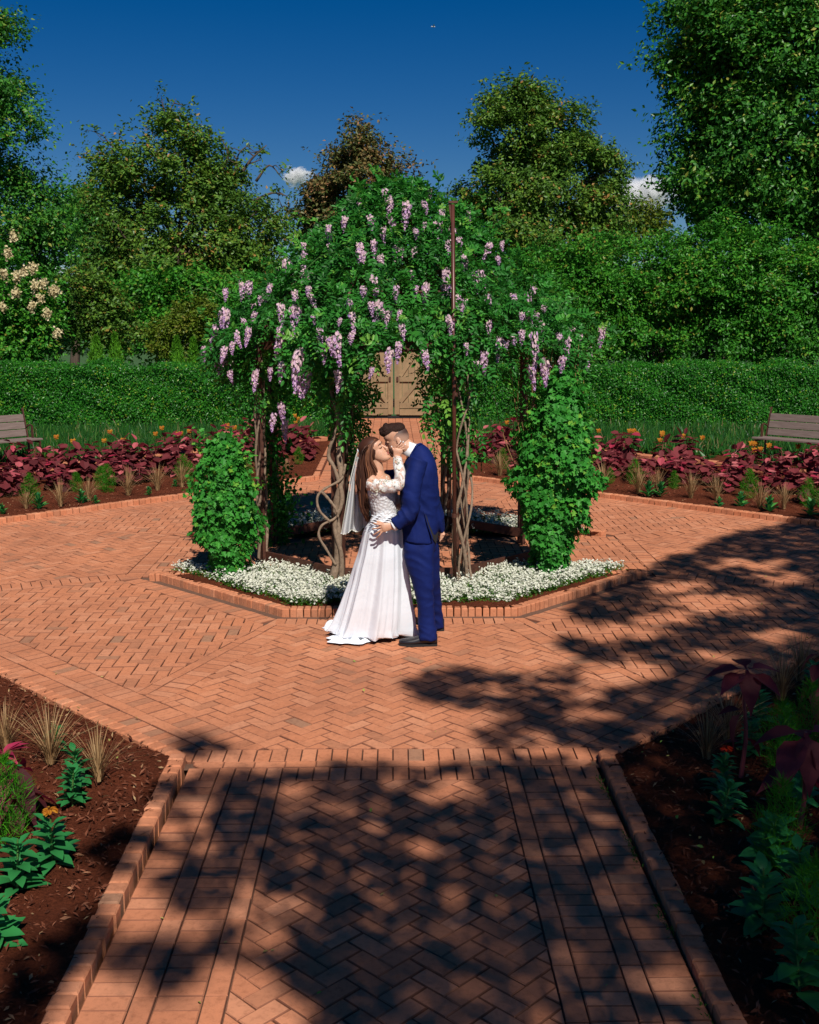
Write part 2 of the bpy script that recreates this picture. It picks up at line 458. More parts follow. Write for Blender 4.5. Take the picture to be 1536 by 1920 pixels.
def box(g, c, s, rotz=0.0, ch=0.0, r=0.5, rot=None):
    x, y, z = np.asarray(s, float) / 2
    if ch:
        ring = lambda dx, dy, zz: [(-x + dx, -y + dy, zz), (x - dx, -y + dy, zz), (x - dx, y - dy, zz), (-x + dx, y - dy, zz)]
        V = np.array([ring(0, 0, -z), ring(0, 0, z - ch), ring(ch, ch, z)])
    else:
        ring = lambda zz: [(-x, -y, zz), (x, -y, zz), (x, y, zz), (-x, y, zz)]
        V = np.array([ring(-z), ring(z)])
    m_ = len(V)
    VV = V.reshape(-1, 3)
    if rot is not None:
        VV = VV @ np.asarray(rot).T
    ca, sa = math.cos(rotz), math.sin(rotz)
    VV = np.stack([VV[:, 0] * ca - VV[:, 1] * sa, VV[:, 0] * sa + VV[:, 1] * ca, VV[:, 2]], -1) + np.asarray(c, float)
    F = []
    for i in range(m_ - 1):
        for j in range(4):
            k = (j + 1) % 4
            F.append((i * 4 + j, i * 4 + k, i * 4 + 4 + k, i * 4 + 4 + j))
    F.append((3, 2, 1, 0)); F.append(tuple((m_ - 1) * 4 + q for q in range(4)))
    g.add(VV, np.array(F), r)
    return g
def bar(g, a, b_, w_, h_, r=0.5, up=(0, 0, 1)):
    """rectangular bar from a to b, w_ across, h_ along up"""
    a, b_ = np.asarray(a, float), np.asarray(b_, float)
    d = norm(b_ - a)
    s = norm(np.cross(d, up)) if abs(np.dot(d, up)) < 0.99 else np.array([1.0, 0, 0])
    u = np.cross(s, d)
    V = []
    for p_ in (a, b_):
        V += [p_ - s * w_ / 2 - u * h_ / 2, p_ + s * w_ / 2 - u * h_ / 2, p_ + s * w_ / 2 + u * h_ / 2, p_ - s * w_ / 2 + u * h_ / 2]
    g.add(V, np.array([(0, 1, 5, 4), (1, 2, 6, 5), (2, 3, 7, 6), (3, 0, 4, 7), (3, 2, 1, 0), (4, 5, 6, 7)]), r)
    return g
def ellipsoid(g, c, rad, n=12, m_=8, rotm=None, r=0.5):
    th = np.linspace(0.02, np.pi - 0.02, m_); ph = np.linspace(0, 2 * np.pi, n, endpoint=False)
    V = np.stack([np.sin(th)[:, None] * np.cos(ph), np.sin(th)[:, None] * np.sin(ph), np.cos(th)[:, None] * np.ones(n)], -1) * np.asarray(rad, float)
    if rotm is not None:
        V = V @ np.asarray(rotm).T
    return rings(g, (V + np.asarray(c, float))[::-1], True, r)

LEAF = {
    'kite': (np.array([(0, 0, 0), (.42, .27, .06), (1, 0, -.06), (.42, -.27, .06)]), [np.array([(0, 2, 1), (0, 3, 2)])]),
    'slim': (np.array([(0, 0, 0), (.45, .15, .04), (1, 0, -.08), (.45, -.15, .04)]), [np.array([(0, 2, 1), (0, 3, 2)])]),
    'blade': (np.array([(0, -.018, 0), (.5, -.022, .03), (1, 0, -.06), (.5, .022, .03), (0, .018, 0)]), [np.array([(0, 1, 3, 4)]), np.array([(1, 2, 3)])]),
    'oval': (np.array([(0, 0, 0), (.3, .24, .07), (.68, .22, .06), (1, 0, -.05), (.68, -.22, .06), (.3, -.24, .07)]), [np.array([(0, 3, 2, 1), (0, 5, 4, 3)])]),
    'round': (np.array([(0, 0, 0), (.2, .36, .06), (.62, .4, .05), (1, 0, -.06), (.62, -.4, .05), (.2, -.36, .06)]), [np.array([(0, 3, 2, 1), (0, 5, 4, 3)])]),
    'lobed': (np.array([(0, 0, 0), (.1, .42, .06), (.42, .24, .03), (.55, .5, .05), (.72, .2, .02), (1, 0, -.06), (.72, -.2, .02), (.55, -.5, .05), (.42, -.24, .03), (.1, -.42, .06)]),
              [np.array([(0, 2, 1), (0, 4, 2), (2, 4, 3), (0, 5, 4), (0, 6, 5), (0, 8, 6), (6, 8, 7), (0, 9, 8)])]),
}
def leaves(g, P, N, U, size, shape='kite', r=None):
    """one leaf at each point P, blade normal N, pointing along U"""
    T, F = LEAF[shape]
    n = len(P)
    U = norm(U - N * np.sum(U * N, 1, keepdims=True)); W = np.cross(N, U)
    size = np.broadcast_to(np.asarray(size, float), (n,))
    V = P[:, None] + size[:, None, None] * (T[None, :, 0, None] * U[:, None] + T[None, :, 1, None] * W[:, None] + T[None, :, 2, None] * N[:, None])
    k = len(T)
    o = (np.arange(n) * k)[:, None, None]
    r = rng.random(n) if r is None else r
    g.add(V.reshape(-1, 3), [(f[None] + o).reshape(-1, f.shape[1]) for f in F], np.repeat(r, k))
    return g
def rdir(n):
    return norm(rng.normal(size=(n, 3)))

# ================================================================== ground, paving, kerbs, beds
CX, CY = 0.07, 11.95            # middle of the plaza
DIAG = 7.0                      # |x|+|y-CY| of the inner kerb faces of the four beds
A_IS = 2.53                     # half width of the octagonal island
PW = 1.2                        # half width of the paths between kerbs

g = Geo()
n = 60
xs = np.linspace(-400, 400, n); ys = np.linspace(-120, 900, n)
gx, gy = np.meshgrid(xs, ys)
g.add(np.stack([gx, gy, np.full_like(gx, -0.16)], -1).reshape(-1, 3),
      np.array([(j * n + i, j * n + i + 1, (j + 1) * n + i + 1, (j + 1) * n + i) for j in range(n - 1) for i in range(n - 1)]))
tag(obj('lawn_ground', g, 'lawn'), 'green lawn reaching away behind the hedges', 'lawn', kind='structure')

# ---- brick patterns. half-planes (nx, ny, c): nx*x + ny*y <= c
def clip(poly, planes):
    for (nx, ny, c) in planes:
        out = []
        for i in range(len(poly)):
            a, b_ = poly[i], poly[(i + 1) % len(poly)]
            da, db = nx * a[0] + ny * a[1] - c, nx * b_[0] + ny * b_[1] - c
            if da <= 0: out.append(a)
            if (da < 0 < db) or (db < 0 < da):
                t_ = da / (da - db)
                out.append((a[0] + (b_[0] - a[0]) * t_, a[1] + (b_[1] - a[1]) * t_))
        poly = out
        if len(poly) < 3: return []
    return poly
def area(p_):
    return 0.5 * abs(sum(p_[i][0] * p_[(i + 1) % len(p_)][1] - p_[(i + 1) % len(p_)][0] * p_[i][1] for i in range(len(p_))))
BL, BW = 0.1798, 0.0874          # brick; module 0.185 x 0.0925
U_ = 0.0925
def rect(cx, cy, L, W, ang):
    ca, sa = math.cos(ang), math.sin(ang)
    return [(cx + x * ca - y * sa, cy + x * sa + y * ca) for x, y in ((-L / 2, -W / 2), (L / 2, -W / 2), (L / 2, W / 2), (-L / 2, W / 2))]
def herring(planes, ang, bbox, org=(0, 0)):
    """(centre, angle, polygon, whole) for every brick of a herringbone field inside the half-planes"""
    res = []
    x0, x1, y0, y1 = bbox
    ca, sa = math.cos(ang), math.sin(ang)
    half = max(abs(x0 - org[0]), abs(x1 - org[0]), abs(y0 - org[1]), abs(y1 - org[1])) * 1.45
    K = int(half / U_) + 3
    for i in range(-K, K):
        for j in range(-K, K):
            k = (i - j) % 4
            if k == 0: lx, ly, a = (i + 1) * U_, (j + .5) * U_, 0.0
            elif k == 3: lx, ly, a = (i + .5) * U_, (j + 1) * U_, math.pi / 2
            else: continue
            wx, wy = org[0] + lx * ca - ly * sa, org[1] + lx * sa + ly * ca
            if not (x0 - .2 < wx < x1 + .2 and y0 - .2 < wy < y1 + .2): continue
            ds = [nx * wx + ny * wy - c for nx, ny, c in planes]
            md = max(ds)
            if md > 0.12: continue
            jt = random.gauss(0, 0.006)
            poly = rect(wx + random.gauss(0, .0012), wy + random.gauss(0, .0012), BL, BW, ang + a + jt)
            whole = md < -0.102 or all(nx * q[0] + ny * q[1] <= c + .004 for q in poly for nx, ny, c in planes)
            if not whole:
                poly = clip(poly, [(nx, ny, c - .003) for nx, ny, c in planes])
                if not poly or area(poly) < 0.0012: continue
            res.append((wx, wy, ang + a + jt, poly, whole))
    return res
def course(a, b_, off, length, soldier, planes=()):
    """a row of bricks along a->b; off = distance of the row's near edge to the left of the line; soldier: bricks lie across the row"""
    a, b_ = np.array(a, float), np.array(b_, float)
    L = np.linalg.norm(b_ - a); d = (b_ - a) / L; nn = np.array([-d[1], d[0]])
    pitch = U_ if soldier else 2 * U_
    wid = 2 * U_ if soldier else U_
    cnt = max(1, round(L / pitch)); pitch = L / cnt
    ang = math.atan2(d[1], d[0])
    res = []
    for i in range(cnt):
        c = a + d * (i + .5) * pitch + nn * (off + wid / 2)
        jt = random.gauss(0, .006)
        if soldier: poly = rect(c[0], c[1], pitch - .0052, BL, ang + jt); an = ang + math.pi / 2 + jt
        else: poly = rect(c[0], c[1], pitch - .0052, BW, ang + jt); an = ang + jt
        whole = abs(pitch - (U_ if soldier else 2 * U_)) < .004
        if planes:
            if any(nx * q[0] + ny * q[1] > c_ for q in poly for nx, ny, c_ in planes):
                whole = False
                poly = clip(poly, planes)
                if not poly or area(poly) < .0012: continue
        res.append((c[0], c[1], an, poly, whole))
    return res
def prism(g, poly, z0, z1, ch, r):
    n_ = len(poly)
    P = np.array(poly)
    if np.sum(P[:, 0] * np.roll(P[:, 1], -1) - np.roll(P[:, 0], -1) * P[:, 1]) < 0: P = P[::-1]
    c = P.mean(0)
    ins = c + (P - c) * (1 - ch / np.maximum(np.linalg.norm(P - c, axis=1, keepdims=True), .01) * 1.3)
    tilt = rng.normal(0, .006, 2)
    top = z1 + (ins - c) @ tilt
    V = np.vstack([np.c_[P, np.full(n_, z0)], np.c_[P, z1 - ch + (P - c) @ tilt], np.c_[ins, top]])
    j = np.arange(n_); k = (j + 1) % n_
    Q = np.vstack([np.stack([j, k, n_ + k, n_ + j], -1), np.stack([n_ + j, n_ + k, 2 * n_ + k, 2 * n_ + j], -1)])
    g.add(V, [Q, (2 * n_ + j)[None]], r)
bm_variants = []
for i in range(5):
    gb = Geo()
    prism(gb, rect(0, 0, BL, BW, 0), -.05, 0, .0045, .5)
    me = gb.mesh('brick'); me.materials.append(M_BRICK)
    bm_variants.append(me)
def pave(name, label, bricks, base_planes, bbox, zbase=-.016, nmax=300):
    """a paved surface: sand bed, the bricks that show largest as parts, the rest joined"""
    x0, x1, y0, y1 = bbox
    poly = clip([(x0, y0), (x1, y0), (x1, y1), (x0, y1)], base_planes)
    gg = Geo(); P = np.array(poly)
    gg.add(np.c_[P, np.full(len(P), zbase)], np.arange(len(P))[None])
    base = tag(obj(name, gg, 'joint_sand'), label, 'paving', kind='structure')
    vis = []
    for q, b_ in enumerate(bricks):
        if b_[4] and b_[1] > .5:
            x, y = proj((b_[0], b_[1], 0))
            if -5 < x < 1541 and 0 < y < 1925: vis.append((b_[1], q))
    near = set(q for _, q in sorted(vis)[:nmax])
    gj = Geo()
    for q, b_ in enumerate(bricks):
        dz = random.gauss(0, .0016)
        if q in near:
            obj('brick', random.choice(bm_variants), None, base, loc=(b_[0], b_[1], dz), rot=(0, 0, b_[2]))
        else:
            prism(gj, b_[3], -.05, dz, .0045, random.random())
    if gj.n: obj('bricks', gj, M_BRICKJ, base, kind='stuff')
    return base

# front path: herringbone between two bordered edges
YF = 6.08                                                # where the path meets the plaza
FB = (-PW, PW, 2.6, YF - .2)
planes = [(1, 0, PW - 6 * U_), (-1, 0, PW - 6 * U_), (0, 1, YF - 2 * U_)]
br = herring(planes, R(45), FB)
for s in (-1, 1):
    x = s * PW
    lines = [(0, True), (2 * U_, False), (3 * U_, True), (5 * U_, False)]
    for off, sol in lines:
        a, b_ = ((x, 2.6), (x, YF - 2 * U_)) if s > 0 else ((x, YF - 2 * U_), (x, 2.6))
        br += course(a, b_, off, 0, sol)
br += course((-PW, YF - 2 * U_), (PW, YF - 2 * U_), 0, 0, True)
pave('brick_path', 'shaded herringbone brick path leading up to the plaza', br, [], (-PW, PW, 2.6, YF))
# plaza: eight herringbone fields round the island, borders between them
D2 = 1 / math.sqrt(2)
def dplanes(inset, sides=range(4)):
    q = []
    for sx, sy in [((1, 1), (1, -1), (-1, 1), (-1, -1))[i] for i in sides]:
        q.append((sx * D2, sy * D2, (DIAG + sy * CY) * D2 - inset))
    return q
br = []
RAD = U_
for k in range(8):
    th = R(-90 + 45 * k)
    u = np.array([math.cos(th), math.sin(th)])
    pl = dplanes(5 * U_)
    pl.append((-u[0], -u[1], -(u @ (CX, CY) + A_IS + .10 + 2 * U_)))
    if k % 2 == 0:
        pl.append((u[0], u[1], u @ (0, CY) + (5.87 - 3 * U_ if k == 0 else 6.6)))
    for s in (-1, 1):                                   # the two radial edges
        e = np.array([math.cos(th + s * R(22.5)), math.sin(th + s * R(22.5))])
        nn = np.array([-e[1], e[0]]) * s
        pl.append((nn[0], nn[1], nn @ (CX, CY) - (3 * U_ if k % 2 == 0 else .0)))
    if k == 4:
        continue                                        # behind the arbour, built as plain rows below
    br += herring(pl, R(45) if k % 2 == 0 else 0.0, (-6.4, 6.4, YF, 18.2), (0, 9.0))
for k in range(8):
    th = R(-67.5 + 45 * k)
    e = np.array([math.cos(th), math.sin(th)])
    a = np.array([CX, CY]) + e * (A_IS / math.cos(R(22.5)) + .12)
    b_ = np.array([CX, CY]) + e * 6.6
    pl = dplanes(5 * U_)
    lim = [(1, 0, 6.5), (-1, 0, 6.5), (0, -1, -(YF + 3 * U_))]
    flip = k in (0, 2, 4, 6)
    if flip:
        br += course(a, b_, -RAD, 0, False, pl + lim) + course(a, b_, -3 * U_, 0, True, pl + lim)
    else:
        br += course(a, b_, 0, 0, False, pl + lim) + course(a, b_, RAD, 0, True, pl + lim)
# frame round the island
for k in range(8):
    th0, th1 = R(-112.5 + 45 * k), R(-67.5 + 45 * k)
    rr = (A_IS + .10) / math.cos(R(22.5)); 
    c0, c1 = np.array([CX, CY]) + rr * np.array([math.cos(th0), math.sin(th0)]), np.array([CX, CY]) + rr * np.array([math.cos(th1), math.sin(th1)])
    br += course(c0, c1, -2 * U_, 0, True)
# border along the four beds
for sx, sy in ((1, 1), (1, -1), (-1, 1), (-1, -1)):
    a = (sx * .4, CY + sy * (DIAG - .4)); b_ = (sx * 6.4, CY + sy * (DIAG - 6.4))
    if sx * sy > 0: a, b_ = b_, a
    left = 1 if sx * sy * 1 < 0 else 1
    # inward is towards the middle
    d = norm(np.array(b_) - np.array(a)); nn = np.array([-d[1], d[0]])
    inward = nn @ (np.array([0, CY]) - np.array(a)) > 0
    if not inward: a, b_ = b_, a
    lim = [(0, -1, -(YF + 3 * U_)), (0, 1, 17.74)]
    for off, sol in ((.0, True), (2 * U_, False), (3 * U_, True)):
        br += course(a, b_, off, 0, sol, lim)
br += course((-1.55, YF), (1.55, YF), 0, 0, False, dplanes(.0)) + course((-1.75, YF + U_), (1.75, YF + U_), 0, 0, True, dplanes(.0))
# passage and floor under the arbour
octp = []
for k in range(8):
    u = (math.cos(R(45 * k)), math.sin(R(45 * k)))
    octp.append((u[0], u[1], u[0] * CX + u[1] * CY + 1.4))
br += herring(octp, 0.0, (-1.6, 1.7, 10.4, 13.5), (0, 9))
for s in (-1, 1):
    br += herring([(s, 0, s * CX + A_IS + .1), (-s, 0, -(s * CX + 1.4)), (0, 1, CY + 1.0), (0, -1, -(CY - 1.0))], 0.0,
                  (min(s * 1.3, s * 2.7), max(s * 1.3, s * 2.7), 10.8, 13.1), (0, 9))
# far side towards the gate
for y in np.arange(14.75, 17.75, U_):
    hw = min((y - CY) * math.tan(R(22.5)) - .2, DIAG - .55 - (y - CY))
    hw = max(hw, .9)
    br += course((-hw + (int(y / U_) % 2) * .1, y), (hw, y), 0, 0, False)
pave('brick_plaza', 'sunlit octagonal brick plaza with herringbone fields around the arbour', br, [], (-6.6, 6.6, YF + .004, 18.3), zbase=-.0165)
br = []
for y in np.arange(17.8, 28.9, U_):
    br += course((-PW + 6 * U_, y), (PW - 6 * U_, y), 0, 0, False)
for s in (-1, 1):
    a, b_ = ((s * PW, 17.75), (s * PW, 28.9))
    if s < 0: a, b_ = b_, a
    for off, sol in ((0, True), (2 * U_, False), (3 * U_, True), (5 * U_, False)):
        br += course(a, b_, off, 0, sol)
pave('gate_path', 'straight brick path running from the plaza to the wooden gate', br, [], (-PW, PW, 17.75, 29.5), zbase=-.017, nmax=60)

# ---- kerbs
def kerb(name, label, pts, pitch, width, z0, z1, side=1, jit=.003, gap=.010):
    """brick-on-edge kerb along the polyline; side +1 puts the bricks to the left of the line"""
    root = thing(name, label, 'kerb', (pts[0][0], pts[0][1], 0))
    gfar = Geo()
    o0 = np.array([pts[0][0], pts[0][1]])
    gv = []
    for v in range(3):
        gb = Geo(); box(gb, (0, 0, (z0 + z1) / 2), (pitch - gap, width, z1 - z0), ch=.008)
        me = gb.mesh('brick'); me.materials.append(M_KERB); gv.append(me)
    for a, b_ in zip(pts[:-1], pts[1:]):
        a, b_ = np.array(a, float), np.array(b_, float)
        L = np.linalg.norm(b_ - a); d = (b_ - a) / L; nn = np.array([-d[1], d[0]]) * side
        cnt = max(1, int(L / pitch)); pt = L / cnt
        for i in range(cnt):
            c = a + d * (i + .5) * pt + nn * width / 2 - o0
            if c[1] + o0[1] > 18.2 and width < .15:            # too far off to tell the bricks apart
                box(gfar, (c[0], c[1], (z0 + z1) / 2 + random.gauss(0, jit)), (pt - gap, width, z1 - z0), math.atan2(d[1], d[0]), .008, random.random())
                continue
            obj('brick', random.choice(gv), None, root, loc=(c[0] + random.gauss(0, jit), c[1] + random.gauss(0, jit), random.gauss(0, jit * .7)),
                rot=(random.gauss(0, .012), random.gauss(0, .008), math.atan2(d[1], d[0]) + random.gauss(0, .012)), scale=(pt / pitch, 1, 1))
    if gfar.n: obj('bricks', gfar, M_BRICKJ, root, kind='stuff')
    return root
def bedline(sx, sy, far=6.6):
    ymid = CY + sy * (DIAG - PW - .03)
    return (sx * (PW + .03), ymid), (sx * far, CY + sy * (DIAG - far))
for sx, nm in ((-1, 'left'), (1, 'right')):
    c, d = bedline(sx, -1, 4.6)
    kerb('brick_kerb', f'brick-on-edge kerb of the {"sunlit" if sx < 0 else "shaded"} planting bed at the front {nm}', [(sx * PW, 2.7), c, d], .0925, .092, -.08, .05 if sx < 0 else .045, side=1 if sx < 0 else -1)
    c, d = bedline(sx, 1, 6.5)
    kerb('brick_kerb', f'brick-on-edge kerb of the maroon flower bed at the back {nm}', [(sx * (PW), 28), (sx * PW, c[1]), (d[0], d[1])], .0925, .10, -.08, .07, side=-1 if sx < 0 else 1)
def octv(a, k):
    rr = a / math.cos(R(22.5)); th = R(-112.5 + 45 * k)
    return (CX + rr * math.cos(th), CY + rr * math.sin(th))
v = [octv(A_IS, k) for k in range(8)]          # 0 front-left, 1 front-right, 2 right-front, 3 right-back, 4 back-right ...
kerb('brick_kerb', 'low brick kerb around the front half of the island with white flowers', [(CX - 1.45, v[7][1]), v[7], v[0], v[1], v[2], (CX + 1.45, v[2][1])], .062, .10, -.06, .062, side=1, jit=.002, gap=.009)
kerb('brick_kerb', 'low brick kerb around the back half of the island behind the arbour', [(CX + 1.45, v[3][1]), v[3], v[4], v[5], v[6], (CX - 1.45, v[6][1])], .062, .10, -.06, .062, side=1, jit=.002, gap=.009)

# ---- mulch beds
def bed(name, label, inside, bbox, step, z=.055, amp=.02):
    x0, x1, y0, y1 = bbox
    xs = np.arange(x0, x1, step); ys = np.arange(y0, y1, step)
    gx, gy = np.meshgrid(xs, ys)
    zz = z + amp * (np.sin(gx * 5.1 + gy * 2.3) + np.sin(gx * 2.2 - gy * 6.7 + 1.3) + rng.normal(0, .8, gx.shape)) * .5
    nx, ny = len(xs), len(ys)
    gg = Geo()
    i, j = np.meshgrid(np.arange(nx - 1), np.arange(ny - 1))
    a = (j * nx + i)
    F = np.stack([a, a + 1, a + nx + 1, a + nx], -1).reshape(-1, 4)
    V = np.stack([gx, gy, zz], -1).reshape(-1, 3)
    c = V[F].mean(1)
    F = F[inside(c[:, 0], c[:, 1])]
    used = np.unique(F); remap = np.zeros(len(V), int); remap[used] = np.arange(len(used))
    gg.add(V[used], remap[F])
    return tag(obj(name, gg, 'mulch_soil', smooth=True), label, 'bed', kind='structure')
in_f = lambda s: (lambda x, y: (s * x > PW + .07) & (np.abs(x) + (CY - y) > DIAG + .1))
in_b = lambda s: (lambda x, y: (s * x > PW + .05) & (np.abs(x) + (y - CY) > DIAG + .08) & (np.abs(x) + (y - CY) < 12.5))
bed('mulch_bed', 'dark mulch bed with red leaved seedlings at the front left corner', in_f(-1), (-4.3, -1.2, 2.6, 9.2), .05, z=.028, amp=.016)
bed('mulch_bed', 'deeply shaded mulch bed at the front right corner', in_f(1), (1.2, 4.6, 2.6, 9.4), .05, z=.022, amp=.016)
bed('mulch_bed', 'dark mulch bed of maroon plants behind the plaza on the left', in_b(-1), (-9.6, -1.15, 12, 24.5), .12)
bed('mulch_bed', 'dark mulch bed of maroon plants behind the plaza on the right', in_b(1), (1.15, 9.8, 12, 24.5), .12)
def oct_in(a):
    def f(x, y):
        q = np.full(np.shape(x), True)
        for k in range(8):
            u = (math.cos(R(45 * k)), math.sin(R(45 * k)))
            q &= (u[0] * (x - CX) + u[1] * (y - CY)) < a
        return q
    return f
bed('island_soil', 'brown soil under the white flowers at the front of the island', lambda x, y: oct_in(A_IS - .05)(x, y) & ~oct_in(1.42)(x, y) & (y < CY - 1.0), (-2.6, 2.7, 9.3, 11.2), .05, z=.05)
bed('island_soil', 'brown soil at the back of the island behind the arbour', lambda x, y: oct_in(A_IS - .05)(x, y) & ~oct_in(1.42)(x, y) & (y > CY + 1.0), (-2.6, 2.7, 12.8, 14.6), .05, z=.05)
# loose chips and dry leaves on the mulch
def chips(name, label, inside, bbox, n_, s0, s1):
    P = np.stack([rng.uniform(bbox[0], bbox[1], n_), rng.uniform(bbox[2], bbox[3], n_), rng.uniform(.032, .05, n_) if s1 < .058 else rng.uniform(.058, .078, n_)], -1)
    P = P[inside(P[:, 0], P[:, 1])]
    k = len(P)
    N = norm(np.c_[rng.normal(0, .6, (k, 2)), np.ones(k)])
    gg = Geo(); leaves(gg, P, N, rdir(k), rng.uniform(s0, s1, k), 'slim')
    return tag(obj(name, gg, 'mulch_chip'), label, 'mulch', kind='stuff')
chips('mulch_chips', 'loose bark chips scattered over the front left bed', in_f(-1), (-4.3, -1.2, 2.7, 9), 20000, .012, .055)
chips('mulch_chips', 'loose bark chips scattered over the shaded front right bed', in_f(1), (1.2, 4.5, 2.7, 9), 20000, .012, .055)
chips('mulch_chips', 'loose bark chips over the back left bed', in_b(-1), (-7, -1.2, 12.5, 20), 6000, .02, .06)
chips('mulch_chips', 'loose bark chips over the back right bed', in_b(1), (1.2, 7.5, 12.5, 20), 6000, .02, .06)
# a low brick wall and the ground of the benches behind each back bed
for sx, nm in ((-1, 'left'), (1, 'right')):
    S = 12.35
    a, b_ = (sx * 1.35, CY + S - 1.35), (sx * 8.6, CY + S - 8.6)
    kerb('low_brick_wall', f'low sunlit brick wall behind the {nm} maroon plants', [a, b_], .21, .2, -.05, .15, side=1 if sx > 0 else -1)
    gg = Geo()
    P = [(sx * 1.3, CY + S - 1.3 + .2, .12), (sx * 9.4, CY + S - 9.4 + .2, .12), (sx * 16, CY + S - 9.4 + .2, .12), (sx * 16, 26, .12), (sx * 1.3, 26, .12)]
    gg.add(P, np.arange(5)[None] if sx < 0 else np.arange(5)[::-1][None])
    tag(obj('bench_terrace', gg, 'mulch_soil'), f'planted ground under the bench and irises on the {nm}', 'bed', kind='structure')

# ================================================================== trees, hedges, shrubs
def clump_leaves(g, C, rad, per, size, shape, centre, up=.5, out=.5, jit=.55, flat=.65, r=None, droop=0.0):
    """leaf clumps at C (n,3): each a spray of twiglets growing out of the crown, leaves set along them"""
    n_ = len(C)
    rad = np.broadcast_to(np.asarray(rad, float), (n_,))
    ns = max(3, per // 7); nl = 7
    o = norm(C - centre)
    d = norm(rng.normal(size=(n_, ns, 3)) + .75 * o[:, None] + np.array([0, 0, .25]))
    d[..., 2] *= flat + .2
    L = rad[:, None] * rng.uniform(.4, .95, (n_, ns))
    st = C[:, None] + rng.normal(size=(n_, ns, 3)) * (rad * .3)[:, None, None] * np.array([1, 1, .6])
    t_ = rng.uniform(.25, 1.0, (n_, ns, nl))
    P = st[:, :, None] + d[:, :, None] * (L[..., None] * t_)[..., None] + rng.normal(size=(n_, ns, nl, 3)) * size * .45
    P = P.reshape(-1, 3); k = len(P)
    dd = np.repeat(d.reshape(-1, 3), nl, 0); oo = np.repeat(np.repeat(o, ns, 0), nl, 0)
    N = norm(out * (.55 * oo + .8 * dd) + np.array([0, 0, up]) + rng.normal(size=(k, 3)) * jit)
    U = norm(dd * .8 + rng.normal(size=(k, 3)) * .7 - np.array([0, 0, droop]))
    base = np.repeat(rng.normal(0, .1, (n_, 1)) + rng.normal(0, .12, (n_, ns)), nl)
    rr = np.clip(rng.normal(.46, .2, k) + base, 0, 1) if r is None else r
    leaves(g, P, N, U, size * rng.uniform(.7, 1.3, k), shape, rr)
    return g
def crown_pts(blobs, n_, shell=.55):
    """clump centres in a set of ellipsoids (cx,cy,cz,rx,ry,rz), more of them near the surface"""
    vol = np.array([b_[3] * b_[4] * b_[5] for b_ in blobs]) ** (2 / 3)
    cnt = np.maximum(1, (vol / vol.sum() * n_).astype(int))
    out = []
    for b_, c in zip(blobs, cnt):
        d = rdir(c); rad = (shell + (1 - shell) * rng.random(c)) * (1 + rng.normal(0, .04, c))
        out.append(np.array(b_[:3]) + d * rad[:, None] * np.array(b_[3:6]))
    return np.concatenate(out)
def tree(name, label, base, blobs, n_cl, per, size, mat, shape='oval', cl_r=.7, trunk_r=.22, n_limb=9, cat='tree', group=None, zmin=None, twigs=(), shell=.5, up=.5, droop=0.0, extra=None, trunk_top=None, stems=1):
    root = thing(name, label, cat, base, group=group)
    b0 = np.array(base, float)
    C = crown_pts(blobs, n_cl, shell)
    if zmin is not None: C = C[C[:, 2] > zmin]
    cen = np.average([b_[:3] for b_ in blobs], axis=0, weights=[b_[3] * b_[4] * b_[5] for b_ in blobs])
    g = Geo()
    clump_leaves(g, C - b0, cl_r * rng.uniform(.6, 1.3, len(C)), per, size, shape, cen - b0 - np.array([0, 0, 1.0]), up=up, droop=droop)
    tg = Geo()
    top = np.array(trunk_top, float) - b0 if trunk_top is not None else cen - b0 + np.array([0, 0, blobs[0][5] * .4])
    for s in range(stems):
        sp = rng.normal(0, .25 if stems > 1 else 0, 3) * np.array([1, 1, 0])
        tt = top + (rng.normal(0, .5, 3) * np.array([1, 1, .3]) if stems > 1 else 0)
        P = spline([sp * .5, sp + tt * .3 + rng.normal(0, .12, 3), tt * .65 + rng.normal(0, .15, 3), tt], 12)
        tube(tg, P, np.linspace(trunk_r, trunk_r * .18, 12), 9)
    pick = C[rng.choice(len(C), min(n_limb, len(C)), replace=False)] - b0
    for q in pick:
        f = np.clip(q[2] / max(top[2], .1) * rng.uniform(.45, .75), .12, .9)
        st = top * f
        mid = (st + q) / 2 + rng.normal(0, .25, 3) + np.array([0, 0, .25])
        tube(tg, spline([st, mid, q], 8), np.linspace(trunk_r * .38 * (1 - f * .5), trunk_r * .06, 8), 6)
    for (a, b_, c, rad) in twigs:                      # bare twigs past the crown with a few leaves on them
        a, b_, c = (np.array(q, float) - b0 for q in (a, b_, c))
        P = spline([a, b_, c], 9)
        tube(tg, P, np.linspace(rad, rad * .2, 9), 5)
        for k in range(3):
            s_ = P[3 + k * 2]; e = s_ + norm(P[-1] - P[0] + rng.normal(0, 1.0, 3) * np.linalg.norm(P[-1] - P[0])) * rng.uniform(.4, .9)
            tube(tg, spline([s_, (s_ + e) / 2 + rng.normal(0, .08, 3), e], 5), np.linspace(rad * .4, rad * .1, 5), 4)
            clump_leaves(g, e[None], .3, 21, size, shape, cen - b0)
    obj('trunk', tg, 'bark', root, smooth=True)
    obj('crown', g, mat, root)
    if extra: extra(root, C, b0)
    return root
def blob(px, py, Y, rx, rz, ry=None):
    """an ellipsoid of the crown seen at this place in the photograph; sizes in photograph pixels"""
    p_ = at(px, py, Y); s = Y / FPX
    return (p_[0], p_[1], p_[2], rx * s, (ry or rx) * s, rz * s)

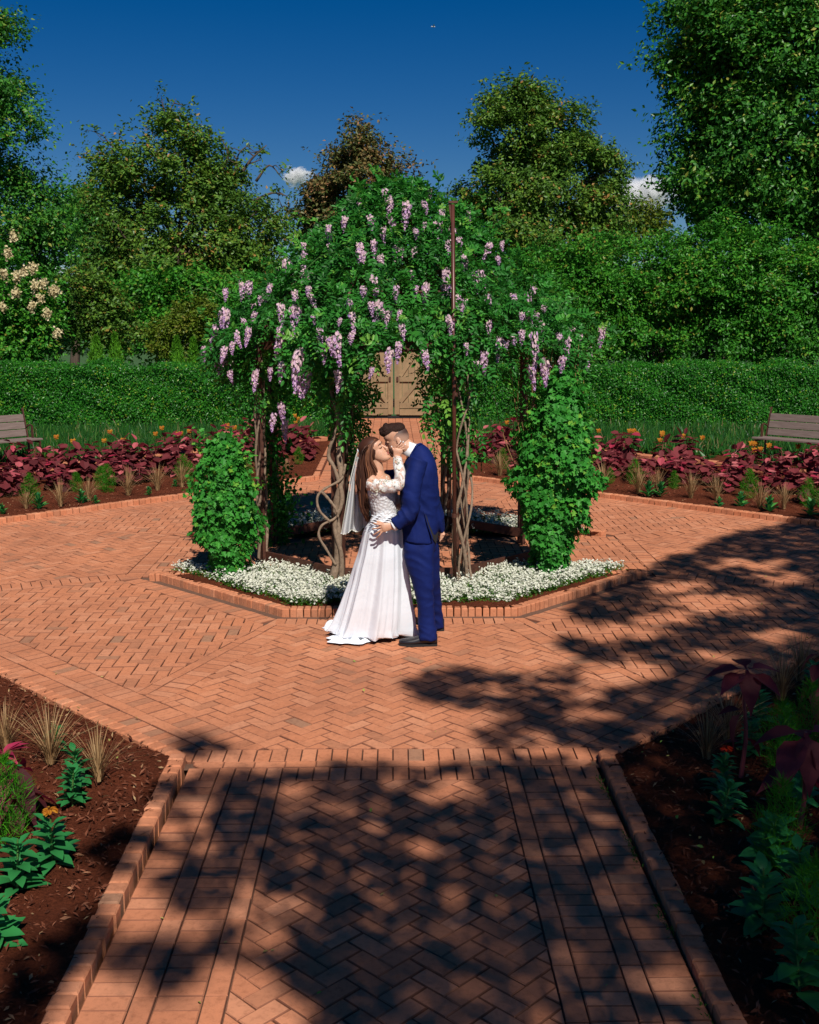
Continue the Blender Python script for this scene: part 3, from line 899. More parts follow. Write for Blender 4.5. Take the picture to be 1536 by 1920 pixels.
# left: tall tree whose boughs reach in from outside the frame
tree('boughed_tree', 'tall green tree with heavy boughs reaching in at the left edge', (-13.2, 30, -.15),
     [blob(-60, 110, 30, 90, 130), blob(20, 215, 29, 62, 75), blob(-70, 330, 30, 80, 80), blob(20, 400, 30, 95, 95), blob(85, 430, 30, 55, 50), blob(-40, 500, 30, 100, 70)],
     130, 420, .11, 'leaf_ash', 'kite', .75, .35, 16)
# Japanese lilac with cream flower heads
def panicles(root, C, b0):
    spots = [(25, 443), (15, 475), (8, 515), (30, 520), (45, 510), (62, 503), (30, 550), (65, 535), (82, 532), (98, 548), (105, 545), (60, 575), (88, 588), (5, 575), (108, 625), (75, 560)]
    for px, py in spots:
        c = at(px, py, 25.2) - b0
        gg = Geo(); k = 120
        P = c + rng.normal(size=(k, 3)) * np.array([.04, .04, .055])
        leaves(gg, P, norm(rdir(k) + np.array([0, -.3, .5])), rdir(k), .055, 'round', np.clip(rng.normal(.6, .3, k), 0, 1))
        ellipsoid(gg, c, (.06, .06, .085), 8, 6, r=.4)
        obj('flower_head', gg, 'petal_cream', root)
tree('lilac_tree', 'lilac tree with cream flower heads at the left edge above the hedge', (-9.6, 26.5, -.15),
     [blob(10, 560, 26.5, 85, 95, 70), blob(60, 590, 26.3, 55, 75, 60), blob(20, 640, 26, 80, 50, 60)], 200, 84, .11, 'leaf_shrub', 'kite', .42, .1, 8, extra=panicles, stems=4)
# chestnut with bare twigs at its top
def tw(a, b_, c, rad, Y=44):
    return (at(*a, Y), at(*b_, Y), at(*c, Y), rad)
tree('chestnut_tree', 'broad chestnut tree with bare twigs at its top left of the arbour', (-9.2, 44, -.15),
     [blob(320, 330, 44, 110, 70), blob(325, 270, 44, 45, 60), blob(235, 320, 44, 50, 40), blob(230, 420, 44, 80, 90), blob(345, 440, 44, 150, 120), blob(430, 380, 44, 80, 90), blob(470, 450, 44, 70, 85), blob(300, 520, 44, 150, 90), blob(440, 530, 44, 90, 70)],
     270, 300, .165, 'leaf_chestnut', 'kite', .9, .35, 26,
     twigs=[tw((320, 280), (316, 220), (330, 185), .06), tw((318, 240), (306, 200), (302, 178), .04), tw((235, 290), (205, 268), (192, 250), .05), tw((350, 270), (345, 240), (352, 222), .05),
            tw((415, 320), (428, 290), (412, 252), .07), tw((450, 330), (470, 300), (500, 272), .08), tw((480, 340), (505, 310), (530, 335), .06), tw((470, 380), (510, 362), (540, 368), .07), tw((490, 420), (515, 400), (535, 385), .05), tw((440, 330), (447, 290), (470, 268), .05)])
tree('airy_tree', 'thin airy green tree between the chestnut and the left boughs', (-14.4, 50, -.15),
     [blob(170, 390, 50, 65, 55), blob(140, 440, 50, 60, 50), blob(190, 470, 50, 70, 50)], 110, 84, .2, 'leaf_shrub', 'kite', .85, .25, 12, shell=.3)
tree('russet_tree', 'russet tinted tree standing behind the top of the arbour', (-2.0, 52, -.15),
     [blob(660, 330, 52, 80, 62), blob(668, 280, 52, 45, 40), blob(600, 400, 52, 65, 60), blob(720, 350, 52, 55, 42), blob(640, 440, 52, 110, 60)],
     100, 320, .19, 'leaf_russet', 'kite', .95, .35, 18, shell=.3)
tree('magnolia_tree', 'large rounded tree with sky showing through right of the tall pole', (6.0, 48, -.15),
     [blob(960, 260, 48, 92, 85), blob(975, 200, 48, 60, 42), blob(1045, 255, 48, 55, 55), blob(960, 360, 48, 118, 90), blob(1070, 350, 48, 85, 90), blob(1130, 350, 48, 50, 55), blob(1010, 440, 48, 150, 60), blob(1130, 430, 48, 60, 55)],
     280, 290, .175, 'leaf_chestnut', 'kite', .9, .45, 34, shell=.45)
tree('pale_tree', 'small pale tree far off below the cloud on the right', (15.5, 62, -.15),
     [blob(1215, 410, 62, 38, 32), blob(1195, 440, 62, 45, 30)], 50, 84, .22, 'leaf_gold', 'kite', .9, .2, 8)
tree('ash_tree', 'huge dark green tree filling the upper right corner', (13.5, 31, -.15),
     [blob(1395, 20, 31, 125, 110), blob(1330, 120, 31, 72, 75), blob(1450, 130, 31, 150, 120), blob(1350, 240, 31, 80, 80), blob(1335, 320, 31, 62, 58), blob(1420, 290, 31, 120, 110), blob(1425, 380, 31, 100, 55), blob(1540, 250, 31, 140, 150), blob(1540, 40, 31, 130, 120), blob(1310, 60, 31, 42, 45)],
     240, 560, .145, 'leaf_ash', 'kite', .9, .45, 16, up=.45, shell=.85)
# tall shrubs behind the right hedge
for i, (px, py, Y, rx, rz, lab) in enumerate([
        (955, 560, 28.5, 85, 95, 'tall green shrub showing beside the right side of the arbour'),
        (1075, 545, 29, 105, 115, 'tall green shrub behind the hedge, just right of the arbour'),
        (1215, 530, 29.5, 120, 130, 'tall green shrub behind the hedge with leaning pale stems'),
        (1350, 520, 29, 115, 130, 'tall green shrub behind the hedge below the huge dark tree'),
        (1490, 525, 28.5, 120, 130, 'tall green shrub behind the hedge at the right edge')]):
    p_ = at(px, 690, Y)
    tree('tall_shrub', lab, (p_[0], Y, -.15), [blob(px, py, Y, rx, rz * .75, rx * .7), blob(px - rx * .5, py + 40, Y - .3, rx * .6, rz * .6), blob(px + rx * .5, py + 30, Y - .3, rx * .62, rz * .65), blob(px, 640, Y, rx * .85, 40)],
         160, 260, .10, 'leaf_shrub', 'kite', .58, .09, 14, cat='shrub', group='tall shrubs behind the right hedge', stems=5, trunk_top=at(px, py - 20, Y), up=.35, droop=.3)
# shrubs behind the left hedge
tree('dark_shrub', 'dull green shrub mass behind the hedge right of the lilac', (-11.3, 34, -.15), [blob(150, 585, 34, 75, 70), blob(205, 600, 34, 60, 60)], 130, 84, .14, 'leaf_chestnut', 'kite', .55, .1, 8, cat='shrub', stems=3)
tree('golden_shrub', 'yellow green shrub behind the hedge left of the arbour', (-6.4, 33, -.15), [blob(345, 625, 33, 52, 48), blob(375, 600, 33, 38, 36), blob(310, 640, 33, 34, 30)], 120, 84, .1, 'leaf_gold', 'kite', .38, .06, 8, cat='shrub', stems=4)
tree('dark_evergreen', 'dark bushy tree in shade between the golden shrub and chestnut', (-8.6, 38, -.15), [blob(270, 585, 38, 70, 85), blob(420, 590, 38, 80, 80), blob(335, 550, 39, 70, 50)], 190, 84, .16, 'leaf_shrub', 'kite', .62, .15, 8, stems=2)
tree('backing_shrub', 'green bushes behind the hedge and arbour near the gate', (-2.0, 33, -.15), [blob(560, 590, 33, 90, 80), blob(650, 600, 33, 70, 70), blob(480, 600, 33, 60, 70)], 150, 70, .14, 'leaf_shrub', 'kite', .55, .1, 8, cat='shrub', stems=3)
tree('backing_shrub', 'green bushes behind the gate right of its centre', (2.6, 33.5, -.15), [blob(800, 590, 33.5, 80, 80), blob(890, 580, 33.5, 80, 90)], 120, 70, .14, 'leaf_shrub', 'kite', .55, .1, 8, cat='shrub', stems=3)
# far wood closing the horizon
far = Geo()
C = np.stack([rng.uniform(-70, 70, 900), rng.uniform(85, 100, 900), rng.uniform(0, 6.5, 900)], -1)
clump_leaves(far, C, 1.8, 26, .7, 'oval', np.array([0, 140, -10.0]))
tag(obj('far_wood', far, 'leaf_ash'), 'distant line of trees closing the garden behind everything', 'wood', kind='stuff')

# small clipped conifers peeping over the left hedge
for px, y0, hw, lab in ((36, 652, 15, 'dwarf conifer over the left hedge, below the cream lilac'), (184, 640, 21, 'wider of the two dwarf conifers by the lawn gap'), (219, 634, 17, 'slimmer of the two dwarf conifers by the lawn gap'),
                        (334, 640, 18, 'dwarf conifer below the golden shrub, left of a pair'), (365, 643, 15, 'dwarf conifer below the golden shrub, right of a pair'), (402, 645, 15, 'dwarf conifer half hidden by the left side of the wisteria')):
    Y = 27.4
    b0 = at(px, 720, Y); b0[2] = -.15
    top = at(px, y0 - 6, Y)[2] + .15; wd = hw * Y / FPX * 1.25
    root = thing('dwarf_conifer', lab, 'conifer', b0, group='dwarf conifers behind the left hedge')
    k = 3600
    f = rng.random(k) ** .75; a = rng.uniform(0, 2 * np.pi, k)
    prof = np.minimum(1, (1 - f) * 1.9) ** .8
    rr = wd * prof * (1 + .12 * np.sin(a * 5 + f * 20)) * rng.uniform(.75, 1.05, k)
    P = np.stack([rr * np.cos(a), rr * np.sin(a), f * top], -1)
    N = norm(np.stack([np.cos(a), np.sin(a), rng.normal(.2, .4, k)], -1) + rng.normal(0, .5, (k, 3)))
    gg = Geo(); leaves(gg, P, N, norm(np.array([0, 0, 1.0]) + rng.normal(0, .35, (k, 3))), .11, 'slim')
    obj('crown', gg, 'leaf_conifer', root)
    tg = Geo(); tube(tg, [(0, 0, 0), (0, 0, top * .9)], np.array([.05, .01]), 6); obj('trunk', tg, 'bark', root)

# hedges
def hedge(name, label, x0, x1, y0, y1, h, n_):
    root = thing(name, label, 'hedge', ((x0 + x1) / 2, (y0 + y1) / 2, -.15))
    W, Dp, H = x1 - x0, y1 - y0, h + .15
    core = Geo(); box(core, (0, 0, H / 2 - .06), (W - .3, Dp - .34, H - .16))
    obj('inner_twigs', core, 'leaf_hedge', root)
    def face(k, kind):
        u, v_ = rng.random(k), rng.random(k)
        if kind == 'f': P = np.stack([(u - .5) * W, np.full(k, -Dp / 2), v_ * H], -1); N = np.array([0, -1, .25])
        elif kind == 't': P = np.stack([(u - .5) * W, (v_ - .5) * Dp, np.full(k, H)], -1); N = np.array([0, -.2, 1])
        else:
            s = -1 if kind == 'l' else 1
            P = np.stack([np.full(k, s * W / 2), (u - .5) * Dp, v_ * H], -1); N = np.array([s, -.2, .25])
        return P, np.tile(norm(N), (k, 1))
    parts = [face(int(n_ * .62), 'f'), face(int(n_ * .26), 't'), face(int(n_ * .06), 'l'), face(int(n_ * .06), 'r')]
    P = np.concatenate([q[0] for q in parts]); N0 = np.concatenate([q[1] for q in parts])
    k = len(P)
    bulge = .07 * np.sin(P[:, 0] * 2.1) * np.sin(P[:, 2] * 3.3 + P[:, 0]) + .05 * np.sin(P[:, 0] * 5.3 + 1) + .04 * np.sin(P[:, 2] * 9 + P[:, 0] * 4)
    P = P + N0 * (bulge + rng.normal(-.04, .045, k))[:, None]
    spike = (rng.random(k) < .015) & (N0[:, 2] > .9)
    P[spike, 2] += rng.uniform(.03, .16, spike.sum())
    N = norm(N0 * .8 + np.array([0, 0, .35]) + rng.normal(0, .6, (k, 3)))
    g = Geo()
    leaves(g, P, N, norm(N0 * .5 + np.array([0, 0, -.2]) + rng.normal(0, .7, (k, 3))), rng.uniform(.038, .07, k), 'kite', np.clip(rng.normal(.5, .24, k), 0, 1))
    obj('foliage', g, 'leaf_hedge', root, kind='stuff')
    return root
hedge('clipped_hedge', 'long clipped green hedge left of the gate', -14, -1.55, 24.6, 25.9, 1.56, 95000)
hedge('clipped_hedge', 'long clipped green hedge right of the gate', 1.55, 14, 24.6, 25.9, 1.56, 95000)

# ================================================================== gate
GY = 29.0
root = thing('wooden_gate', 'double wooden gate with braced panels at the end of the path', 'gate', (.05, GY, 0))
GW, GH = 1.2, 1.95
for s in (-1, 1):
    leaf = thing('gate_leaf', None, None); leaf.parent = root
    def bd(a, b_, wd, y=-.02, th=.04):
        gg = Geo(); bar(gg, (a[0], y, a[1]), (b_[0], y, b_[1]), wd, th, up=(0, 1, 0)); obj('plank', gg, 'gate_wood', leaf)
    X = lambda q: s * q
    for i in range(7):                                   # backing planks
        bd((X(.06 + (i + .5) * .163), .06), (X(.06 + (i + .5) * .163), GH - .04), .155, .02, .03)
    bd((X(.085), .1), (X(.085), GH), .13); bd((X(GW - .065), .1), (X(GW - .065), GH), .13)
    for zz, wd in ((.16, .16), (.33, .14), (1.02, .12), (GH - .1, .16)):
        bd((X(.155), zz), (X(GW - .13), zz), wd, -.022 if zz > .2 else -.045)
    for (a, b_) in (((.17, .42), (.62, .95)), ((.62, .95), (GW - .14, .42)), ((.17, 1.1), (.6, 1.75)), ((.6, 1.75), (GW - .14, 1.1))):
        bd((X(a[0]), a[1]), (X(b_[0]), b_[1]), .1, -.028, .03)
    gg = Geo(); box(gg, (X(.1), -.06, 1.03), (.05, .03, .12)); obj('latch', gg, 'rusty_iron', leaf)
gg = Geo(); box(gg, (0, .03, .03), (2.44, .1, .05)); obj('under_gate_shade', gg, 'dark_gap', root)  # black bar painting the shade of the open gap under the gate
for s in (-1, 1):
    gg = Geo(); box(gg, (s * 1.29, 0, 1.0), (.15, .15, 2.1), ch=.02); obj('post', gg, 'gate_wood', root)

# ================================================================== benches
def bench(label, px, py, sx):
    p_ = at(px, py, 18.75)
    root = thing('garden_bench', label, 'bench', (p_[0], 18.75, .12), group='benches facing the plaza')
    # local x runs along the bench away from the near end, y towards its back
    root.rotation_euler = (0, 0, R(-45) if sx > 0 else R(45))
    X = lambda q: sx * q
    L = 1.75
    for i in range(4):
        gg = Geo(); box(gg, (X(L / 2), .06 + i * .105, .435 + (.012 if i == 0 else 0)), (L, .092, .03), ch=.006); obj('seat_slat', gg, 'weathered_wood', root)
    tilt = np.array([[1, 0, 0], [0, math.cos(R(14)), -math.sin(R(14))], [0, math.sin(R(14)), math.cos(R(14))]])
    tilt = np.array([[1, 0, 0], [0, math.cos(R(-14)), -math.sin(R(-14))], [0, math.sin(R(-14)), math.cos(R(-14))]])
    for i in range(3):
        zz = .53 + i * .128
        gg = Geo(); box(gg, (X(L / 2 + .02), .46 + (zz - .45) * .25, zz), (L - .1, .026, .118), rot=tilt, ch=.005); obj('back_slat', gg, 'weathered_wood', root)
    for q in (.05, L - .05):
        for (a, b_, wd) in (((X(q), .03, 0), (X(q), .03, .42), .05), ((X(q), .44, 0), (X(q), .44, .43), .05)):
            gg = Geo(); bar(gg, a, b_, .02, .05, up=(0, 1, 0)); obj('leg', gg, 'rusty_iron', root)
        gg = Geo(); bar(gg, (X(q), .0, .4), (X(q), .48, .4), .02, .03); bar(gg, (X(q), .45, .42), (X(q), .6, .95), .02, .04); obj('end_frame', gg, 'rusty_iron', root)
        gg = Geo(); bar(gg, (X(q), .28, .44), (X(q), .28, .66), .02, .05, up=(0, 1, 0)); tube(gg, spline([(X(q), .27, .66), (X(q), .36, .67), (X(q), .5, .62)], 6), .014, 6); obj('armrest', gg, 'rusty_iron', root)
    return root
bench('weathered wooden bench with rusty arms at the left edge', 82, 838, -1)
bench('weathered wooden bench with rusty arms at the right edge', 1408, 838, 1)

# ================================================================== arbour
def octr(rr, k, z=0.0):
    th = R(-112.5 + 45 * k)
    return np.array([CX + rr * math.cos(th), CY + rr * math.sin(th), z])
AR = 1.56
root = thing('iron_arbour', 'octagonal rusty iron arbour carrying the wisteria', 'arbour', (CX, CY, 0))
o3 = np.array([CX, CY, 0])
for k in range(8):
    c = octr(AR, k) - o3; rad = norm(c); tan = np.array([-rad[1], rad[0], 0])
    for s in (-.5, .5):                                  # every post is a pair of flat bars
        gg = Geo(); q = c + tan * s * .085
        bar(gg, q, q + np.array([0, 0, 2.35]), .045, .035, up=rad); obj('post', gg, 'rusty_iron', root)
    for z_ in (.6, 1.2, 1.8):
        gg = Geo(); bar(gg, c - tan * .04 + [0, 0, z_], c + tan * .04 + [0, 0, z_], .015, .03); obj('spacer', gg, 'rusty_iron', root)
    n2 = octr(AR, (k + 1) % 8) - o3
    if k not in (2, 6):                                  # sides 2 and 6 are the way through
        gg = Geo(); bar(gg, c + [0, 0, .13], n2 + [0, 0, .13], .03, .1); obj('bottom_rail', gg, 'rusty_iron', root)
    gg = Geo(); bar(gg, c + [0, 0, 2.33], n2 + [0, 0, 2.33], .04, .08); obj('top_rail', gg, 'rusty_iron', root)
    P = spline([c + [0, 0, 2.35], c * .8 + [0, 0, 2.85], c * .45 + [0, 0, 3.35], c * .05 + [0, 0, 3.75]], 12)
    gg = Geo(); tube(gg, P, .022, 6); obj('rib', gg, 'rusty_iron', root)
for zz, sc in ((2.85, .8), (3.35, .45)):
    gg = Geo()
    a = np.linspace(0, 2 * np.pi, 25)
    tube(gg, np.stack([AR * sc * np.cos(a), AR * sc * np.sin(a), np.full(25, zz)], -1), .015, 5)
    obj('hoop', gg, 'rusty_iron', root)

root = thing('tall_pole', 'tall slim brown pole with a small flared top in front of the wisteria', 'pole', (*at(853, 1100, 10.25)[:2], 0))
gg = Geo(); tube(gg, [(0, 0, 0), (-.02, 0, 1.9), (-.045, 0, 3.62)], np.array([.019, .019, .018]), 10); obj('shaft', gg, 'painted_pipe', root, smooth=True)
gg = Geo(); bar(gg, (-.085, 0, 3.64), (.0, 0, 3.64), .04, .02); bar(gg, (-.075, 0, 3.63), (-.05, 0, 3.46), .015, .02, up=(1, 0, 0)); obj('top_bracket', gg, 'rusty_iron', root)
for z_ in (.75, 1.9):
    gg = Geo(); tube(gg, [(-.01, 0, z_ - .02), (-.01, 0, z_ + .02)], .026, 10); obj('collar', gg, 'rusty_iron', root)

# ================================================================== wisteria
WZ = np.array([1.6, 1.9, 2.15, 2.45, 2.75, 3.03, 3.25, 3.47, 3.7, 3.9, 4.03])
WR = np.array([1.75, 1.9, 1.98, 1.92, 1.6, 1.24, 1.02, .82, .62, .38, .1])
def w_r(z, ph):
    base = np.interp(z, WZ, WR)
    return base * (1 + .05 * np.sin(3 * ph + 1) + .07 * np.sin(7 * ph + z * 3) + .06 * np.sin(13 * ph - z * 7))
def w_low(ph):
    """lower edge of the foliage: high over the openings, low at the posts"""

    d = np.abs(((ph + R(22.5)) % R(45)) / R(45) - .5) * 2         # 1 at the posts, 0 between them
    return 2.5 - .5 * d + .08 * np.sin(5 * ph + .7)
wroot = thing('wisteria', 'wisteria in lilac bloom smothering the arbour with twisted woody stems', 'climber', (CX, CY, 0))
def compound(g, P, D, N, L, nl=9, shape='oval', r=None):
    """pinnate leaves: leaflets in pairs along a drooping stalk starting at P towards D"""
    n_ = len(P)
    D = norm(D); N = norm(N - D * np.sum(N * D, 1, keepdims=True)); W = np.cross(N, D)
    L = np.broadcast_to(L, (n_,))
    base = rng.random(n_) if r is None else r
    for i in range(nl):
        last = i == nl - 1
        f = (i // 2 + 1) / ((nl - 1) / 2 + 1) if not last else 1.0
        s = 0 if last else (1 if i % 2 else -1)
        Q = P + D * (L * f)[:, None] - np.array([0, 0, 1]) * (L * .35 * f * f)[:, None]
        U = D * (.55 if not last else 1) + W * s * .85 + rng.normal(0, .15, (n_, 3)) - np.array([0, 0, .35 * f])
        NN = norm(N + rng.normal(0, .25, (n_, 3)))
        leaves(g, Q, NN, norm(U), L * .36 * rng.uniform(.8, 1.15, n_), shape, np.clip(base + rng.normal(0, .08, n_), 0, 1))
def w_sample(n_, depth):
    z = rng.uniform(1.7, 4.02, n_ * 3); ph = rng.uniform(0, 2 * np.pi, n_ * 3)
    keep = (z > w_low(ph)) & (rng.random(n_ * 3) < np.interp(z, WZ, WR) / 2.05 + .15)
    z, ph = z[keep][:n_], ph[keep][:n_]
    rr = w_r(z, ph) - np.abs(rng.normal(0, depth, len(z))) + .05
    P = np.stack([rr * np.cos(ph), rr * np.sin(ph), z], -1)
    slope = np.interp(z, [1.6, 2.4, 3.0, 3.6, 4.0], [-.1, .3, .8, 1.1, 3])
    N = norm(np.stack([np.cos(ph), np.sin(ph), slope], -1))
    return P, N, ph
g = Geo()
for cnt, dep in ((4300, .12), (2600, .35)):
    P, N, ph = w_sample(cnt, dep)
    k = len(P)
    D = norm(np.stack([np.cos(ph), np.sin(ph), np.full(k, -.35)], -1) + rng.normal(0, .75, (k, 3)))
    compound(g, P, D, norm(N * .7 + np.array([0, 0, .45]) + rng.normal(0, .4, (k, 3))), rng.uniform(.12, .2, k), 9, r=np.clip(rng.normal(.42, .26, k), 0, 1))
# curtains hanging at some posts, (post, lowest height, amount)
for k_, low, amt, inw in ((0, 1.6, 90, .0), (0, 1.85, 70, .2), (1, 1.25, 150, 0), (1, 1.55, 90, .18), (4, 1.0, 110, 0), (4, 1.3, 60, .16), (5, .9, 130, 0), (5, 1.1, 70, .16), (7, 1.7, 50, 0), (2, 1.75, 40, 0)):
    c = octr(AR + .04, k_) - o3
    c[0] -= inw * np.sign(c[0])
    zz = rng.uniform(low, 2.3, amt)
    P = c + np.stack([rng.normal(0, .1, amt), rng.normal(0, .1, amt), zz], -1)
    D = norm(rng.normal(0, .7, (amt, 3)) + np.array([0, 0, -.8]))
    compound(g, P, D, norm(rng.normal(0, .6, (amt, 3)) + np.array([0, -.5, .5])), rng.uniform(.11, .18, amt), 9)
# long young shoots that break the outline
P, N, ph = w_sample(110, .01)
for i in range(len(P)):
    d_ = norm(N[i] * .8 + rng.normal(0, .5, 3) + np.array([0, 0, .1])); L_ = rng.uniform(.15, .4); m2 = 4
    Q = P[i] + d_ * np.linspace(.05, L_, m2)[:, None] - np.array([0, 0, .25]) * (np.linspace(0, L_, m2) ** 2)[:, None]
    compound(g, Q, norm(rng.normal(0, .6, (m2, 3)) + d_), norm(rng.normal(0, .5, (m2, 3)) + np.array([0, -.2, .8])), rng.uniform(.09, .15, m2), 9, r=np.clip(rng.normal(.75, .15, m2), 0, 1))
obj('foliage', g, 'leaf_wisteria', wroot, kind='stuff')
# trailing shoots past the outline
for px0, py0, px1, py1 in ((420, 560, 352, 548), (560, 520, 640, 470), (430, 660, 400, 690), (1040, 590, 1085, 560), (1000, 560, 1060, 585), (500, 600, 470, 640), (760, 600, 800, 590)):
    g = Geo()
    a, b_ = at(px0, py0, 11.0) - o3, at(px1, py1, 10.9) - o3
    tube(g, spline([a, (a + b_) / 2 + [0, 0, .07], b_], 9), np.linspace(.006, .003, 9), 4)
    obj('shoot', g, 'stem_green', wroot)

# racemes
def raceme_mesh(i):
    gg = Geo(); k = 150
    f = rng.random(k)
    rr = .036 * np.sin(np.pi * np.clip(f * .8 + .2, 0, 1)) ** .7 * (1 - .55 * f) * 1.25
    a = rng.uniform(0, 2 * np.pi, k)
    P = np.stack([rr * np.cos(a) + .012 * np.sin(f * 4 + i), rr * np.sin(a), -f], -1)
    P[:, :2] *= rng.uniform(.75, 1.1, (k, 1))
    N = norm(np.stack([np.cos(a), np.sin(a), np.full(k, .25)], -1) + rng.normal(0, .35, (k, 3)))
    size = .034 * (1 - .45 * f)
    V = Geo()
    leaves(V, P * np.array([5.2, 5.2, 1.0]) * np.array([1, 1, 1]), N, norm(rdir(k) + np.array([0, 0, -.5])), size * 4.4, 'round', np.clip(.85 - f * .45 + rng.normal(0, .22, k), 0, 1))
    tube(V, [(0, 0, .08), (0, 0, -.9)], np.array([.012, .006]), 4, .9)
    me = V.mesh('raceme'); me.materials.append(M['petal_lilac'])
    return me
RM = [raceme_mesh(i) for i in range(5)]
spots = []
for ox, oy, L in ((340, 320, [(1370,215,110),(1475,270,150),(1240,330,90),(1075,335,80),(975,395,90),(1325,405,80),(1258,495,90),(1190,565,90),(1300,575,60),(1410,535,105),(1440,540,80),(695,645,150),(810,560,100),(800,500,70),(575,780,100),(395,775,110),(440,760,90),(290,805,90),(530,845,90),(835,785,70),(1258,750,140),(1200,790,80),(1405,785,70),(1500,680,60),(1240,895,90),(1105,865,50),(1120,970,100),(1040,985,50),(650,915,100),(730,935,110),(765,930,90),(870,970,50),(475,970,110),(405,1000,80),(435,1070,110),(360,1090,90),(225,1060,120),(650,1075,110),(735,1085,50),(900,1075,100),(1015,1140,170),(970,1130,100),(1115,1080,60),(1360,950,80),(1425,935,60),(1325,930,50),(280,1180,70),(330,1150,70),(775,1240,160),(830,1370,130),(755,1385,120),(660,1290,90),(1030,1365,140),(490,1350,110),(575,1315,60),(320,1340,80),(655,1575,140),(605,1640,120),(680,1680,130),(1245,1310,60),(1365,1215,110),(1430,1160,90)]),
                  (720, 320, [(262,220,60),(383,295,90),(325,375,100),(360,375,90),(265,355,50),(210,400,60),(420,490,80),(490,470,80),(200,535,80),(690,530,150),(745,580,60),(775,480,50),(520,580,70),(175,680,60),(275,790,130),(207,785,80),(405,690,110),(430,790,120),(480,840,70),(520,870,70),(600,715,120),(630,700,110),(683,835,60),(425,1000,120),(855,850,110),(940,870,160),(1050,900,70),(1005,950,50),(900,950,60),(905,1080,90),(985,1130,150),(845,1105,50),(755,1140,120),(690,1010,70),(540,1160,80),(655,1235,110),(605,1270,60),(270,1220,110),(1205,1150,130),(1275,1110,90),(1150,1100,90),(1235,1060,80),(1175,1260,110),(1055,1290,130),(970,1330,130),(800,1140,60)])):
    spots += [(ox + x / 3.49, oy + y / 3.49, l / 3.49) for x, y, l in L]
for i, (px, py, ln) in enumerate(spots):
    d = ray(px, py - ln * .4); hit = None
    for Y in np.arange(9.6, 12.2, .03):
        q = CAM + d * (Y / d[1]) - o3
        if np.hypot(q[0], q[1]) < w_r(q[2], math.atan2(q[1], q[0])) + .12 and q[2] < 4.05:
            hit = q; break
    if hit is None or hit[2] < 1.7:
        Y = 10.75 if 560 < px < 900 else 11.35
        hit = CAM + d * (Y / d[1]) - o3
    length = ln * random.uniform(.85, 1.5) / 178.0
    wd = random.uniform(.85, 1.15) * (length + .2) / 2.5
    o = obj('raceme', RM[i % 5], None, wroot, loc=hit, rot=(random.gauss(0, .1), random.gauss(.06 if px < 560 else -.03, .12), random.uniform(0, 6.3)), scale=(wd, wd, length))
P, N, ph = w_sample(190, .02)
for i in range(len(P)):
    P[i, :2] *= 1.05
    if P[i, 1] > .4 and i % 2 or (P[i, 1] < 0 and i % 3 == 0):
        L = random.uniform(.14, .28)
        obj('raceme', RM[i % 5], None, wroot, loc=P[i], rot=(random.gauss(0, .15), random.gauss(0, .15), random.uniform(0, 6)), scale=((L + .2) / 2.5, (L + .2) / 2.5, L))
# woody stems
def stem(pts, r0, r1, Y=None, n_=40, wob=.0):
    g = Geo()
    P = spline([np.array(q, float) for q in pts], n_)
    tube(g, P, np.linspace(r0, r1, n_) * (1 + .12 * np.sin(np.arange(n_) * .9)), 8)
    obj('woody_stem', g, 'vine_bark', wroot, smooth=True)
def ipt(px, py, Y): return at(px, py, Y) - o3
F0 = 10.42
stem([ipt(622, 1095, F0), ipt(632, 1050, F0), ipt(634, 1000, F0 - .02), ipt(630, 950, F0), ipt(640, 900, F0 - .03), ipt(636, 850, F0), ipt(640, 800, F0), ipt(636, 740, F0 + .05), ipt(650, 660, F0 + .1)], .04, .02)
stem([ipt(640, 1090, F0), ipt(640, 1040, F0 - .04), ipt(628, 985, F0 - .05), ipt(642, 935, F0 - .04), ipt(628, 880, F0 - .04), ipt(616, 850, F0 - .03), ipt(634, 790, F0 - .05), ipt(620, 730, F0), ipt(622, 680, F0 + .05)], .026, .014)
stem([ipt(630, 1060, F0 - .03), ipt(612, 1030, F0 - .06), ipt(598, 1005, F0 - .08), ipt(604, 985, F0 - .08), ipt(628, 972, F0 - .08), ipt(637, 955, F0 - .06)], .013, .012)
stem([ipt(618, 978, F0 - .08), ipt(598, 955, F0 - .1), ipt(596, 930, F0 - .1), ipt(612, 915, F0 - .1), ipt(640, 898, F0 - .07), ipt(648, 870, F0 - .05)], .013, .012)
stem([ipt(604, 922, F0 - .1), ipt(618, 938, F0 - .1), ipt(630, 955, F0 - .1), ipt(634, 970, F0 - .08)], .015, .012)
for q in range(6):
    ph0 = q * 1.05; sgn = 1 if q % 2 else -1
    base = np.array([.66, 10.42, 0]) - o3
    pts = []
    for z_ in np.linspace(0, 2.2, 12):
        wv = .045 + .05 * math.sin(z_ * 1.6 + q) ** 2
        pts.append(base + [wv * math.cos(ph0 + sgn * z_ * 3.4) + .02 + (.05 if z_ < .1 else 0) * q * .3, wv * math.sin(ph0 + sgn * z_ * 3.4) - .04, z_])
    stem(pts, .02 if q < 2 else .013, .009, n_=60)
for k_ in (4, 5, 7, 2):
    base = octr(AR, k_) - o3
    for q in range(4):
        pts = [base + [.05 * math.cos(q * 1.6 + z_ * 4), .05 * math.sin(q * 1.6 + z_ * 4), z_] for z_ in np.linspace(0, 2.2, 12)]
        stem(pts, .017, .01, n_=50)

